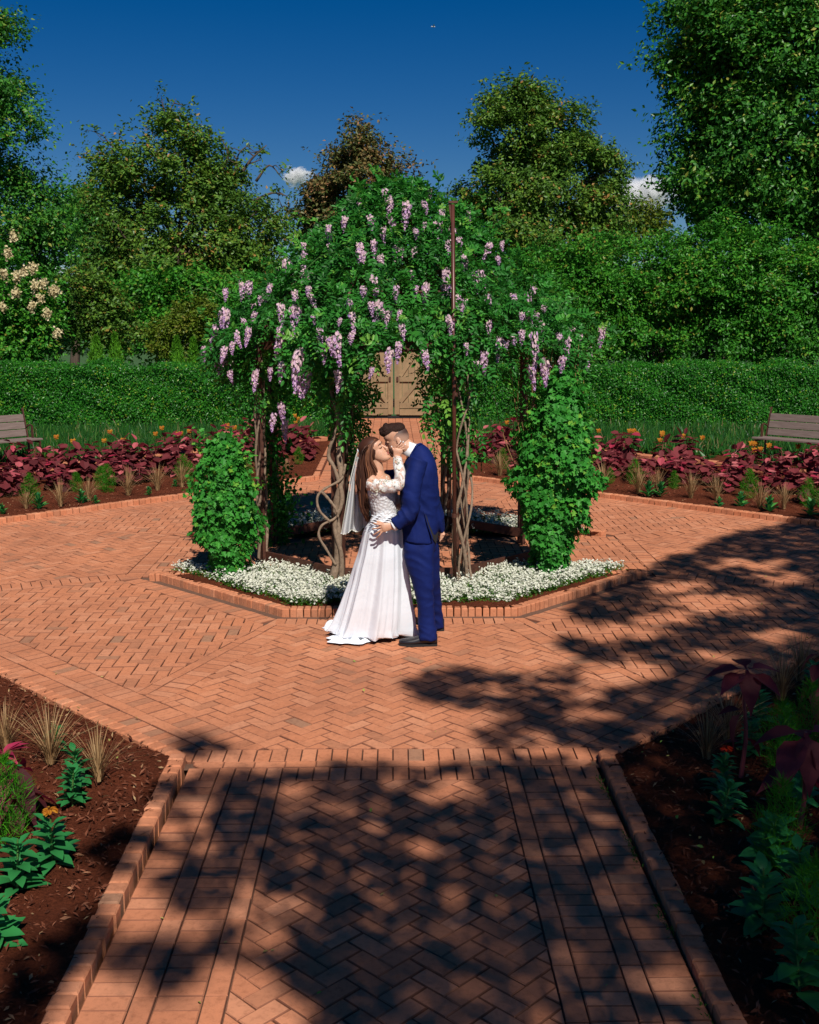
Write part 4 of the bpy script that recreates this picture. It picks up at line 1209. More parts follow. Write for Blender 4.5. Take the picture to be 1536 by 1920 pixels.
# ================================================================== climbing plant at the shaded left posts
root = thing('dark_climber', 'dark leafy climber on the arbour posts behind the left bush', 'climber', (*octr(AR, 6)[:2], 0))
g = Geo(); k = 2600
c = octr(AR, 6)
P = np.stack([rng.normal(0, .11, k), rng.normal(0, .12, k), rng.random(k) ** .9 * 2.3], -1)
P[:, 0] += .06 * np.sin(P[:, 2] * 4)
leaves(g, P, norm(rng.normal(0, .6, (k, 3)) + np.array([0, -.5, .4])), rdir(k), rng.uniform(.045, .085, k), 'oval', np.clip(rng.normal(.3, .2, k), 0, 1))
obj('foliage', g, 'leaf_bush', root, kind='stuff')
g = Geo(); tube(g, spline([(0, 0, 0), (.05, -.03, .8), (-.04, 0, 1.6), (0, 0, 2.2)], 20), np.linspace(.015, .008, 20), 6); obj('stem', g, 'vine_bark', root)

# ================================================================== the two bushes in the island
def island_bush(label, base, prof, n_, lean, canes):
    root = thing('leafy_bush', label, 'bush', (*base, .05), group='bushes planted in the island')
    g = Geo()
    H = prof[-1][0]
    zs = rng.uniform(0.02, H, n_ * 2)
    rr = np.interp(zs, [q[0] for q in prof], [q[1] for q in prof])
    keep = rng.random(n_ * 2) < (rr / max(q[1] for q in prof)) * .9 + .1
    zs, rr = zs[keep][:n_], rr[keep][:n_]; k = len(zs)
    ph = rng.uniform(0, 2 * np.pi, k)
    lump = 1 + .17 * np.sin(ph * 3 + zs * 4) + .14 * np.sin(ph * 5 - zs * 9) + .1 * np.sin(ph * 2 + zs * 15) 
    rad = rr * lump * (1 - np.abs(rng.normal(0, .22, k)))
    P = np.stack([rad * np.cos(ph) + lean[0] * zs, rad * np.sin(ph) + lean[1] * zs, zs], -1)
    N = norm(np.stack([np.cos(ph), np.sin(ph), np.full(k, .55)], -1) + rng.normal(0, .5, (k, 3)))
    U = norm(np.stack([np.cos(ph) * .5, np.sin(ph) * .5, np.full(k, -.55)], -1) + rng.normal(0, .55, (k, 3)))
    leaves(g, P, N, U, rng.uniform(.042, .078, k), 'lobed', np.clip(rng.normal(.5, .22, k), 0, 1))
    # upright shoots
    for q in range(44):
        a = rng.uniform(0, 2 * np.pi); z0 = rng.uniform(.4, .95) * H
        r0 = np.interp(z0, [w_[0] for w_ in prof], [w_[1] for w_ in prof]) * .85
        s0 = np.array([r0 * math.cos(a) + lean[0] * z0, r0 * math.sin(a) + lean[1] * z0, z0])
        d = norm(np.array([math.cos(a) * .7, math.sin(a) * .7, .7]))
        m2 = 9
        PP = s0 + d * np.linspace(0, rng.uniform(.12, .26), m2)[:, None]
        leaves(g, PP, norm(rng.normal(0, .5, (m2, 3)) + np.array([0, -.3, .8])), rdir(m2), rng.uniform(.035, .06, m2), 'lobed', np.clip(rng.normal(.75, .2, m2), 0, 1))
    obj('foliage', g, 'leaf_bush', root, kind='stuff')
    for q in range(9):
        a = rng.uniform(0, 2 * np.pi); e = np.array([.6 * prof[2][1] * math.cos(a) + lean[0] * H * .8, .6 * prof[2][1] * math.sin(a), H * rng.uniform(.6, .9)])
        tg = Geo(); tube(tg, spline([(.04 * math.cos(a), .04 * math.sin(a), -.02), e * [.5, .5, .5] + [0, 0, .1], e], 8), np.linspace(.012, .004, 8), 5); obj('stem', tg, 'bark', root)
    for (a, b_) in canes:
        a, b_ = np.array(a), np.array(b_)
        tg = Geo(); tube(tg, spline([a, (a + b_) / 2 + rng.normal(0, .02, 3), b_], 8), np.linspace(.006, .002, 8), 4); obj('bare_cane', tg, 'sedge_blade', root)
    return root
bx, by = gnd(437, 1078)[:2]
island_bush('rounded bright green bush on the left of the island', (bx, 10.75), [(0, .14), (.2, .18), (.4, .28), (.65, .32), (.9, .27), (1.15, .21), (1.32, .13), (1.44, .04)], 4700, (-.02, 0), [])
cn = []
for q in range(16):
    x0 = rng.uniform(-.35, .35)
    cn.append(((x0, rng.uniform(-.1, .3), rng.uniform(.9, 1.3)), (x0 * 1.2 + rng.normal(0, .1), rng.uniform(-.1, .3), rng.uniform(1.9, 2.35))))
for q in range(6):
    cn.append(((-.2, .1, .7 + q * .1), (-.48 + .06 * q, .1, 1.2 + q * .13)))
island_bush('tall vase shaped green bush on the right of the island', (1.58, 10.75), [(0, .15), (.25, .19), (.6, .30), (1.0, .40), (1.35, .34), (1.65, .25), (1.9, .16), (2.1, .05)], 8400, (.04, 0), cn)

# ================================================================== white flowers
def alyssum(label, inside, bbox, n_):
    P = np.stack([rng.uniform(bbox[0], bbox[1], n_), rng.uniform(bbox[2], bbox[3], n_)], -1)
    P = P[inside(P[:, 0], P[:, 1])]
    k = len(P)
    # plants are low cushions that run together
    cen = np.stack([rng.uniform(bbox[0], bbox[1], 140), rng.uniform(bbox[2], bbox[3], 140)], -1)
    d = np.sqrt(((P[:, None] - cen[None]) ** 2).sum(-1)); near = d.min(1)
    keep = near < .225 + rng.normal(0, .02, k)
    P, near = P[keep], near[keep]; k = len(P)
    h = .05 + .085 * np.sqrt(np.clip(1 - (near / .24) ** 2, 0, 1)) + rng.normal(0, .012, k)
    patchy = .5 + .5 * np.sin(P[:, 0] * 9 + 2 * np.sin(P[:, 1] * 7)) * np.sin(P[:, 1] * 11 + P[:, 0] * 3)
    isf = rng.random(k) < .10 + .40 * patchy
    g = Geo(); q = P[isf]; m2 = len(q); hf = rng.uniform(.62, 1.05, m2)
    for rep in range(5):                                  # each head: a small cluster of petals
        off = rng.normal(0, .011, (m2, 3))
        leaves(g, np.c_[q, h[isf] * hf] + off, norm(rng.normal(0, .5, (m2, 3)) + np.array([0, -.25, 1])), rdir(m2), rng.uniform(.016, .026, m2), 'round', np.clip(rng.normal(.65, .25, m2), 0, 1))
    root = tag(obj('white_flowers', g, 'petal_white'), label, 'flowers', kind='stuff')
    g = Geo()
    for rep in range(3):
        hh = h * rng.uniform(.25, .8, k)
        leaves(g, np.c_[P + rng.normal(0, .015, (k, 2)), hh], norm(rng.normal(0, .6, (k, 3)) + np.array([0, 0, 1])), rdir(k), rng.uniform(.025, .04, k), 'slim')
    o = obj('greenery', g, 'leaf_alyssum', root, kind='stuff')
ring = lambda x, y: oct_in(A_IS - .2)(x, y) & ~oct_in(1.42)(x, y)
alyssum('low white flowers in the island, left of the bride', lambda x, y: ring(x, y) & (y < CY - .9) & (x < -.1), (-2.6, 0, 9.5, 11.1), 17000)
alyssum('low white flowers in the island, right of the groom', lambda x, y: ring(x, y) & (y < CY - .9) & (x >= -.1), (-.1, 2.6, 9.5, 11.1), 17000)
alyssum('low white flowers behind the arbour on the left', lambda x, y: ring(x, y) & (y > CY + 1.02) & (x < 0), (-2.6, 0, 12.9, 14.4), 8000)
alyssum('low white flowers behind the arbour on the right', lambda x, y: ring(x, y) & (y > CY + 1.02) & (x >= 0), (0, 2.6, 12.9, 14.4), 8000)

# ================================================================== bedding plants
def zinnia(n_lv=20, h=.2, joined=False):
    """upright tuft of paired leaves; returns list of (position, rotation, size)"""
    out = []
    for i in range(n_lv):
        f = i / n_lv
        a = i * 2.4 + random.gauss(0, .3)
        z_ = h * f
        out.append((z_, a, .08 * (1 - .4 * f) * random.uniform(.75, 1.2), random.gauss(.55, .18) + .6 * f))
    return out
T_oval, F_oval = LEAF['oval']
def single_leaf(shape_pts, name, mat, bend=.25):
    """a broad leaf, blade along +x, with a folded midrib and a drooping tip; unit length"""
    g = Geo()
    m_ = len(shape_pts)
    V = []; 
    for (u, hw) in shape_pts:
        dz = -bend * u * u
        V += [(u, -hw, dz + hw * .28), (u, 0, dz), (u, hw, dz + hw * .28)]
    F = []
    for i in range(m_ - 1):
        a = i * 3
        F += [(a, a + 1, a + 4, a + 3), (a + 1, a + 2, a + 5, a + 4)]
    g.add(V, np.array(F)[:, ::-1])
    me = g.mesh(name, True); me.materials.append(M[mat])
    return me
ZL = single_leaf([(0, .02), (.2, .2), (.5, .3), (.8, .18), (1, .01)], 'leaf', 'leaf_zinnia', .45)
AL = [single_leaf([(0, .02), (.16, .05), (.3, .25), (.5, .31), (.75, .2), (.92, .07), (1.05, .005)], 'leaf', 'leaf_amaranth', b_) for b_ in (.35, .75, 1.1)]
AY = [single_leaf([(0, .03), (.2, .15), (.5, .22), (.8, .12), (1, .01)], 'leaf', 'leaf_amaranth_young', b_) for b_ in (.2, .6)]
def put_leaf(me, parent, z_, a, size, pitch, off=.0):
    obj('leaf', me, None, parent, loc=(off * math.cos(a), off * math.sin(a), z_), rot=(0, -pitch, a), scale=size)
def zinnia_plant(x, y, label, group, sc=1.0, flower=None):
    root = thing('bedding_plant', label, 'plant', (x, y, .03), random.uniform(0, 6.3), group)
    root.rotation_euler = (random.gauss(0, .12), random.gauss(0, .12), random.uniform(0, 6.3))
    g = Geo(); tube(g, [(0, 0, -.01), (0, 0, .2 * sc)], np.array([.006, .004]), 5); obj('stem', g, 'stem_green', root)
    for z_, a, s, p_ in zinnia(34, .19 * sc): put_leaf(ZL, root, z_, a, s * sc * 1.15, p_ * .8, .012)
    if flower:
        g = Geo(); k = 26
        a = rng.uniform(0, 6.28, k); P = np.stack([.008 * np.cos(a), .008 * np.sin(a), .23 * sc + rng.random(k) * .015], -1)
        leaves(g, P, norm(np.stack([np.cos(a) * .3, np.sin(a) * .3, np.ones(k)], -1)), np.stack([np.cos(a), np.sin(a), np.full(k, .2)], -1), .032, 'oval'); obj('flower', g, flower, root)
    return root
def small_tuft_mesh():
    g = Geo()
    for z_, a, s, p_ in zinnia(22, .17):
        U = np.array([[math.cos(a) * math.cos(p_), math.sin(a) * math.cos(p_), math.sin(p_)]])
        N = np.array([[-math.cos(a) * math.sin(p_), -math.sin(a) * math.sin(p_), math.cos(p_)]])
        leaves(g, np.array([[0, 0, z_]]), N, U, s * 1.8, 'oval')
    me = g.mesh('bedding_plant'); me.materials.append(M['leaf_zinnia']); return me
def sedge_mesh(k=120, h=.4):
    g = Geo()
    for i in range(k):
        a = random.uniform(0, 6.28); lean = abs(random.gauss(.45, .4)); L = h * random.uniform(.6, 1.1)
        d = np.array([math.cos(a), math.sin(a), 0]); b0 = d * random.uniform(0, .03)
        P = np.array([b0 + d * lean * L * (t_ ** 1.7) + np.array([0, 0, L * t_ * (1 - .35 * lean * t_)]) for t_ in np.linspace(0, 1, 5)])
        sd = np.array([-d[1], d[0], 0]); wd = np.array([.0024, .0022, .002, .0015, .0004])
        V = np.vstack([P - sd * wd[:, None], P + sd * wd[:, None]])
        j = np.arange(4)
        g.add(V, np.stack([j, j + 1, j + 6, j + 5], -1), random.random())
    me = g.mesh('sedge_tuft'); me.materials.append(M['sedge_blade']); return me
def dill_mesh():
    g = Geo(); k = 1100
    f = rng.random(k); a = rng.uniform(0, 6.28, k); rr = .11 * np.sin(np.pi * np.clip(f * .85 + .15, 0, 1)) * np.sqrt(rng.random(k))
    P = np.stack([rr * np.cos(a), rr * np.sin(a), f * .36], -1)
    leaves(g, P, rdir(k), norm(np.stack([np.cos(a) * .6, np.sin(a) * .6, np.full(k, .9)], -1) + rng.normal(0, .4, (k, 3))), rng.uniform(.03, .075, k), 'blade')
    V = g; T = np.concatenate(g.V)
    me = g.mesh('feathery_herb'); me.materials.append(M['leaf_dill']); return me
ZM = [small_tuft_mesh() for _ in range(3)]; SM = [sedge_mesh() for _ in range(4)]; DM = [dill_mesh() for _ in range(3)]
def amaranth(x, y, label, group, h=.5, nl=15, ls=.2, young=3):
    root = thing('amaranth', label, 'plant', (x, y, .05), random.uniform(0, 6.3), group)
    g = Geo(); tube(g, spline([(0, 0, -.02), (.01, .01, h * .5), (0, 0, h)], 6), np.linspace(.011, .006, 6), 6); obj('stem', g, 'stem_red', root)
    for i in range(nl):
        f = .35 + .65 * (i / nl)
        put_leaf(random.choice(AL), root, h * f, i * 2.4 + random.gauss(0, .35), ls * random.uniform(.75, 1.15) * (1.1 - .25 * f), random.uniform(-.35, .3), .01)
    for i in range(young):
        put_leaf(random.choice(AY), root, h * 1.0, i * 2.1 + random.random(), ls * .6 * random.uniform(.7, 1.2), random.uniform(.2, .9))
    return root
AMV = []
for v in range(8):
    g = Geo(); k = 30
    f = np.linspace(.3, 1.02, k); a = np.arange(k) * 2.4 + rng.normal(0, .3, k)
    P = np.stack([.012 * np.cos(a), .012 * np.sin(a), .42 * f], -1)
    pt_ = rng.normal(-.05, .3, k) + np.clip((f - .8) * 2.5, 0, .7)
    U = np.stack([np.cos(a) * np.cos(pt_), np.sin(a) * np.cos(pt_), np.sin(pt_)], -1)
    L = rng.uniform(.10, .2, k) * (1.15 - .35 * f)
    Q = P + U * (L * .35)[:, None]
    U2 = norm(U - np.array([0, 0, 1]) * rng.uniform(.1, .9, (k, 1)))
    side = np.stack([-np.sin(a), np.cos(a), np.zeros(k)], -1)
    leaves(g, Q, norm(np.cross(U2, side) * 1.0 + rng.normal(0, .18, (k, 3))), U2, L * 1.05, 'round', np.clip(rng.normal(.45, .28, k) + .25 * (f > .9), 0, 1))
    lv = g.mesh('leaves'); lv.materials.append(M['amaranth_mass'])
    g = Geo(); tube(g, spline([(0, 0, -.02), (.01, .01, .2), (0, 0, .42)], 6), np.linspace(.009, .005, 6), 6)
    for i in range(k): tube(g, [P[i], Q[i] + U2[i] * .01], np.array([.003, .002]), 3)
    st = g.mesh('stem'); st.materials.append(M['stem_red']); AMV.append((lv, st))
# --- back beds: rows follow the diagonal kerb
def back_pt(sx, along, s):
    """along = distance from the path edge measured in x, s = |x|+y-CY"""
    return sx * along, CY + s - along
ord_ = ['first', 'second', 'third', 'fourth', 'fifth', 'sixth', 'seventh', 'eighth', 'ninth', 'tenth', 'eleventh', 'twelfth', 'thirteenth', 'fourteenth', 'fifteenth', 'sixteenth', 'seventeenth', 'eighteenth', 'nineteenth', 'twentieth', 'twenty first', 'twenty second']
for sx, nm in ((-1, 'left'), (1, 'right')):
    for row, (s, hh, word) in enumerate(((9.2, .30, 'front'), (9.9, .38, 'second'), (10.6, .44, 'third'), (11.4, .48, 'rear'))):
        for i in range(22):
            if random.random() < .07: continue
            al = 1.5 + i * .30 + row * .1 + random.gauss(0, .09)
            x, y = back_pt(sx, al, s + random.gauss(0, .22))
            root = thing('amaranth', f'{ord_[i]} maroon leaved amaranth from the gate path, {word} row, {nm} back bed', 'plant', (x, y, .05), random.uniform(0, 6.3), f'amaranths in the {nm} back bed')
            root.scale = (random.uniform(.9, 1.3),) * 2 + (hh / .42 * random.uniform(.7, 1.3),)
            lv, st = random.choice(AMV)
            obj('stem', st, None, root); obj('leaves', lv, None, root)
    for i in range(15):
        al = 1.75 + i * .36
        x, y = back_pt(sx, al + random.gauss(0, .06), 7.75 + random.gauss(0, .16))
        tag(obj('sedge_tuft', random.choice(SM), None, loc=(x, y, .05), rot=(0, 0, random.random() * 6), scale=random.uniform(.8, 1.25)), f'{ord_[i]} tan grass tuft from the gate path in the {nm} back bed', 'grass tuft', f'tan sedges in the {nm} back bed')
        x, y = back_pt(sx, al + .15 + random.gauss(0, .08), 7.5 + random.gauss(0, .2))
        tag(obj('bedding_plant', random.choice(ZM), None, loc=(x, y, .05), rot=(0, 0, random.random() * 6), scale=random.uniform(.55, 1.1)), f'{ord_[i]} small green bedding plant from the gate path along the {nm} back kerb', 'plant', f'bedding plants along the {nm} back kerb')
        if random.random() < .3: continue
        x, y = back_pt(sx, al + random.gauss(0, .12), 8.55 + random.gauss(0, .25))
        tag(obj('feathery_herb', random.choice(DM), None, loc=(x, y, .05), rot=(0, 0, random.random() * 6), scale=random.uniform(.65, 1.15)), f'{ord_[i]} bright feathery green herb from the gate path in the {nm} back bed', 'herb', f'feathery herbs in the {nm} back bed')
    # irises and day lilies in front of the hedge
    g = Geo(); k = 15000
    xx = rng.uniform(1.5, 11.5, k); lo = np.maximum(CY + 12.9 - xx, 16.5)
    P = np.stack([sx * xx, lo + (24.4 - lo) * rng.random(k), np.full(k, .1)], -1)
    P = P[~((np.abs(P[:, 0]) + P[:, 1] - CY < 13.9) & (np.abs(P[:, 0]) > 5.7) & (np.abs(P[:, 0]) < 8))]; k = len(P)
    U = norm(np.array([0, 0, 1.0]) + rng.normal(0, .28, (k, 3)))
    leaves(g, P, norm(rng.normal(0, 1, (k, 3)) * np.array([1, 1, .1])), U, rng.uniform(.16, .38, k), 'blade')
    P2 = P + rng.normal(0, .05, (k, 3)) * np.array([1, 1, 0])
    leaves(g, P2, norm(rng.normal(0, 1, (k, 3))), norm(np.array([0, 0, .8]) + rng.normal(0, .5, (k, 3))), rng.uniform(.1, .26, k), 'slim')
    tag(obj('iris_leaves', g, 'leaf_iris'), f'band of sword shaped leaves at the foot of the {nm} hedge', 'leaves', kind='stuff')
    for i in range(14):
        x, y = sx * (2.0 + i * .5 + random.gauss(0, .12)), 0
        y = max(CY + 12.75 - abs(x), 0) + random.uniform(.1, 1.4)
        root = thing('day_lily', f'{ord_[i]} orange flowered lily clump from the gate path, {nm} side', 'flowers', (x, y, .12), group=f'orange lilies before the {nm} hedge')
        g = Geo(); k = 36
        leaves(g, np.zeros((k, 3)) + rng.normal(0, .06, (k, 3)) * [1, 1, 0], norm(rng.normal(0, 1, (k, 3)) * [1, 1, .2]), norm(np.array([0, 0, .8]) + rng.normal(0, .45, (k, 3))), rng.uniform(.2, .36, k), 'blade'); obj('leaves', g, 'leaf_iris', root)
        for q in range(random.randint(1, 3)):
            c = np.array([random.gauss(0, .14), random.gauss(0, .1), random.uniform(.24, .42)]); g = Geo(); k = 9
            a = np.arange(k) * 2 * np.pi / k
            leaves(g, np.tile(c, (k, 1)), norm(np.stack([-np.cos(a) * .5, np.full(k, -.8), np.sin(a) * .4 + .3], -1)), norm(np.stack([np.cos(a), np.full(k, -.35), np.sin(a)], -1)), .06, 'oval'); obj('flower', g, 'petal_orange', root)
# --- front left bed
for px, py, sc, lab in ((265, 1462, 1.0, 'yellow tipped green bedding plant beside the upper tan tuft'),):
    pass
FL = [((100, 1395), .75, 'small green bedding plant between the tan tufts, front left bed', None), ((148, 1462), 1.0, 'green bedding plant beside the right tan tuft, front left bed', None), ((135, 1500), 1.05, 'green bedding plant in front of the right tan tuft', None), ((98, 1612), 1.25, 'tall green bedding plant with yellow buds in the front left bed', 'petal_orange'),
      ((32, 1660), 1.25, 'dark green bedding plant low at the left edge', None), ((-4, 1760), 1.2, 'green bedding plant cut by the left edge near the bottom', None), ((22, 1480), .9, 'green bedding plant behind the red amaranth, front left bed', None)]
for (px, py), sc, lab, fl in FL:
    x, y, _ = gnd(px, py, .055); zinnia_plant(x, y, lab, 'bedding plants in the front left bed', sc, fl)
for (px, py), sc, lab in (((95, 1430), .95, 'tall wispy tan grass tuft in the front left bed'), ((185, 1462), .85, 'tan grass tuft nearest the path corner, front left bed'), ((12, 1405), .8, 'tan grass tuft at the left edge, front left bed')):
    x, y, _ = gnd(px, py, .055)
    tag(obj('sedge_tuft', random.choice(SM), None, loc=(x, y, .05), scale=sc), lab, 'grass tuft', 'tan sedges in the front left bed')
for (px, py), sc, lab in (((12, 1575), 1.2, 'bright feathery herb at the left edge, front left bed'),):
    x, y, _ = gnd(px, py, .055); tag(obj('feathery_herb', DM[0], None, loc=(x, y, .05), scale=sc), lab, 'herb')
x, y, _ = gnd(14, 1535, .055); amaranth(x, y, 'crimson leaved amaranth at the left edge, front left bed', 'amaranths in the front beds', .36, 16, .24, 8)
x, y, _ = gnd(40, 1490, .055)
# --- front right bed, in shade
FR = [((1352, 1535), 1.15, 'grey green bedding plant nearest the path in the shaded bed', None), ((1355, 1480), 1.1, 'bedding plant with a small red flower in the shaded bed', 'petal_red'), ((1430, 1725), 1.35, 'large grey green bedding plant low in the shaded bed', None), ((1425, 1350), 1.1, 'bedding plant below the tall amaranth in the shaded bed', None),
      ((1410, 1405), 1.0, 'bedding plant behind the amaranth stem in the shaded bed', None), ((1525, 1290), 1.0, 'bedding plant at the far right end of the shaded bed', None), ((1520, 1690), 1.4, 'bedding plant at the right edge low in the shaded bed', None), ((1440, 1610), 1.4, 'bedding plant among the feathery herbs of the shaded bed', None), ((1470, 1390), 1.2, 'bedding plant between the two tall amaranths', None), ((1500, 1500), 1.2, 'bedding plant right of the red flower in the shaded bed', None), ((1500, 1850), 1.4, 'lowest bedding plant at the right edge of the shaded bed', None)]
for (px, py), sc, lab, fl in FR:
    x, y, _ = gnd(px, py, .055); zinnia_plant(x, y, lab, 'bedding plants in the shaded bed', sc, fl)
for (px, py), sc, lab in (((1460, 1620), 1.15, 'large feathery green herb in the middle of the shaded bed'), ((1512, 1400), 1.1, 'feathery green herb behind the drooping amaranth'), ((1520, 1790), 1.15, 'feathery green herb at the lower right edge'), ((1460, 1440), 1.1, 'small feathery herb between the two dark amaranths')):
    x, y, _ = gnd(px, py, .055); tag(obj('feathery_herb', random.choice(DM), None, loc=(x, y, .05), scale=sc), lab, 'herb', 'feathery herbs in the shaded bed')
for (px, py), sc, lab in (((1325, 1420), .9, 'tan grass tuft at the tip of the shaded bed'), ((1365, 1385), .9, 'tan grass tuft beside the tall amaranth stem'), ((1465, 1310), 1.0, 'tan grass tuft along the upper kerb of the shaded bed'), ((1500, 1275), 1.0, 'tan grass tuft at the far end of the shaded bed')):
    x, y, _ = gnd(px, py, .055); tag(obj('sedge_tuft', random.choice(SM), None, loc=(x, y, .05), scale=sc), lab, 'grass tuft', 'tan sedges in the shaded bed')
def tall_amaranth(px, py, h, lab, lv):
    x, y, _ = gnd(px, py, .055)
    root = thing('amaranth', lab, 'plant', (x, y, .05), 0, 'amaranths in the front beds')
    g = Geo(); tube(g, spline([(0, 0, -.02), (.015, 0, h * .4), (-.01, 0, h * .75), (0, 0, h)], 9), np.linspace(.014, .008, 9), 7); obj('stem', g, 'stem_red', root)
    for z_, a, s, p_, y_ in lv: put_leaf((AY if y_ else AL)[0 if p_ > -.2 else 1], root, z_ * h, a, s, p_, .01)
tall_amaranth(1390, 1450, .62, 'tall dark amaranth standing against the kerb of the shaded bed', [(1, .2, .2, .15, 0), (1, 3.0, .22, .05, 0), (1.0, 1.6, .18, .3, 0), (1, 4.6, .2, -.3, 0), (.97, 3.7, .2, -.1, 0), (.97, 5.5, .2, -.1, 0), (.62, 3.3, .14, .2, 0), (.6, 3.1, .2, -.8, 0), (.35, .4, .14, -.2, 0), (.3, 2.5, .13, 0, 0)])
tall_amaranth(1500, 1545, .5, 'drooping dark amaranth near the right edge of the shaded bed', [(1, .2, .24, .0, 0), (1, 3.0, .24, .0, 0), (1, 4.6, .24, -.5, 0), (.95, 3.8, .26, -.3, 0), (.95, 5.4, .25, -.6, 0), (.9, 1.5, .2, .2, 0), (.6, 3.3, .24, -.1, 0), (.55, 0.3, .22, -.3, 0)])
x, y, _ = gnd(1530, 1330, .055); amaranth(x, y, 'amaranth at the far right of the shaded bed', 'amaranths in the front beds', .45, 9, .16, 1)
# fallen leaves on the mulch and paving
g = Geo(); k = 160
P = np.stack([rng.uniform(1.45, 3.2, k), rng.uniform(3.6, 6.4, k), np.full(k, .085)], -1); P = P[in_f(1)(P[:, 0], P[:, 1])]
P2 = np.stack([rng.uniform(-3, -1.45, 90), rng.uniform(3.6, 7, 90), np.full(90, .085)], -1); P2 = P2[in_f(-1)(P2[:, 0], P2[:, 1])]
P = np.vstack([P, P2]); k = len(P)
leaves(g, P, norm(np.array([0, 0, 1.0]) + rng.normal(0, .3, (k, 3))), rdir(k), rng.uniform(.012, .035, k), 'oval')
tag(obj('fallen_leaves', g, 'dry_leaf'), 'tiny dry leaves fallen on the front beds', 'leaves', kind='stuff')

g = Geo(); k = 130
P = np.stack([rng.uniform(-3.5, 4.5, k), rng.uniform(3.7, 11, k), np.full(k, .012)], -1)
P = P[(np.abs(P[:, 0]) + np.abs(P[:, 1] - CY) < DIAG - .1) | (np.abs(P[:, 0]) < 1.15)]; k = len(P)
leaves(g, P, norm(np.array([0, 0, 1.0]) + rng.normal(0, .35, (k, 3))), rdir(k), rng.uniform(.008, .03, k), 'oval')
tag(obj('fallen_leaves', g, 'dry_leaf'), 'tiny dry leaves and petals lying on the brick paving', 'leaves', kind='stuff')
# weeds in the joint along the shaded kerb
g = Geo(); k = 420
yy = rng.uniform(3.6, 6.0, k); yy = yy[np.sin(yy * 9) + rng.normal(0, .5, k) > .1]; k = len(yy)
P = np.stack([rng.normal(1.185, .008, k), yy, np.zeros(k)], -1)
leaves(g, P, rdir(k), norm(np.array([-.3, 0, 1.0]) + rng.normal(0, .5, (k, 3))), rng.uniform(.012, .03, k), 'slim')
tag(obj('joint_weeds', g, 'leaf_alyssum'), 'small weeds in the joint beside the shaded kerb', 'weeds', kind='stuff')

# ================================================================== bride and groom
S = 1 / 235.0                                            # photograph pixel in metres at the couple
def sect(g, secs, n_=24, pw=2.0, m_=None, cap=True):
    """body form through sections (px, py, half width px, half depth m, Y)"""
    A = np.array(secs, float)
    C = np.array([at(a[0], a[1], a[4]) for a in A])
    m_ = m_ or len(A) * 4
    Q = spline(np.c_[C, A[:, 2] * S, A[:, 3]], m_)
    C, hw, dh = Q[:, :3], np.abs(Q[:, 3]), np.abs(Q[:, 4])
    T = norm(np.gradient(C, axis=0))
    e2 = np.tile(np.array([0, 1.0, 0]), (m_, 1)); e1 = norm(np.cross(T, e2)); e2 = norm(np.cross(e1, T))
    a = np.linspace(0, 2 * np.pi, n_, endpoint=False)
    ca, sa = np.sign(np.cos(a)) * np.abs(np.cos(a)) ** (2 / pw), np.sign(np.sin(a)) * np.abs(np.sin(a)) ** (2 / pw)
    V = C[:, None] + hw[:, None, None] * ca[None, :, None] * e1[:, None] + dh[:, None, None] * sa[None, :, None] * e2[:, None]
    return rings(g, V, cap)
def fused(name, g, voxel, smooth_n, mat, parent, disp=None):
    """join overlapping closed forms into one continuous skin"""
    me = g.mesh(name)
    o = bpy.data.objects.new(name, me); col.objects.link(o)
    m1 = o.modifiers.new('r', 'REMESH'); m1.mode = 'VOXEL'; m1.voxel_size = voxel
    m2 = o.modifiers.new('s', 'SMOOTH'); m2.iterations = smooth_n; m2.factor = .5
    dg = bpy.context.evaluated_depsgraph_get(); dg.update()
    me2 = bpy.data.meshes.new_from_object(o.evaluated_get(dg))
    bpy.data.objects.remove(o); bpy.data.meshes.remove(me)
    k = len(me2.vertices)
    if disp is not None:
        co = np.zeros(k * 3, np.float32); me2.vertices.foreach_get('co', co); co = co.reshape(-1, 3)
        nr = np.zeros(k * 3, np.float32); me2.vertices.foreach_get('normal', nr); nr = nr.reshape(-1, 3)
        co = co + nr * disp(co)[:, None]
        me2.vertices.foreach_set('co', co.astype(np.float32).ravel())
    me2.polygons.foreach_set('use_smooth', np.ones(len(me2.polygons), bool))
    me2.materials.clear(); me2.materials.append(M[mat]); me2.name = name
    me2.update()
    o = bpy.data.objects.new(name, me2); col.objects.link(o); o.parent = parent
    return o
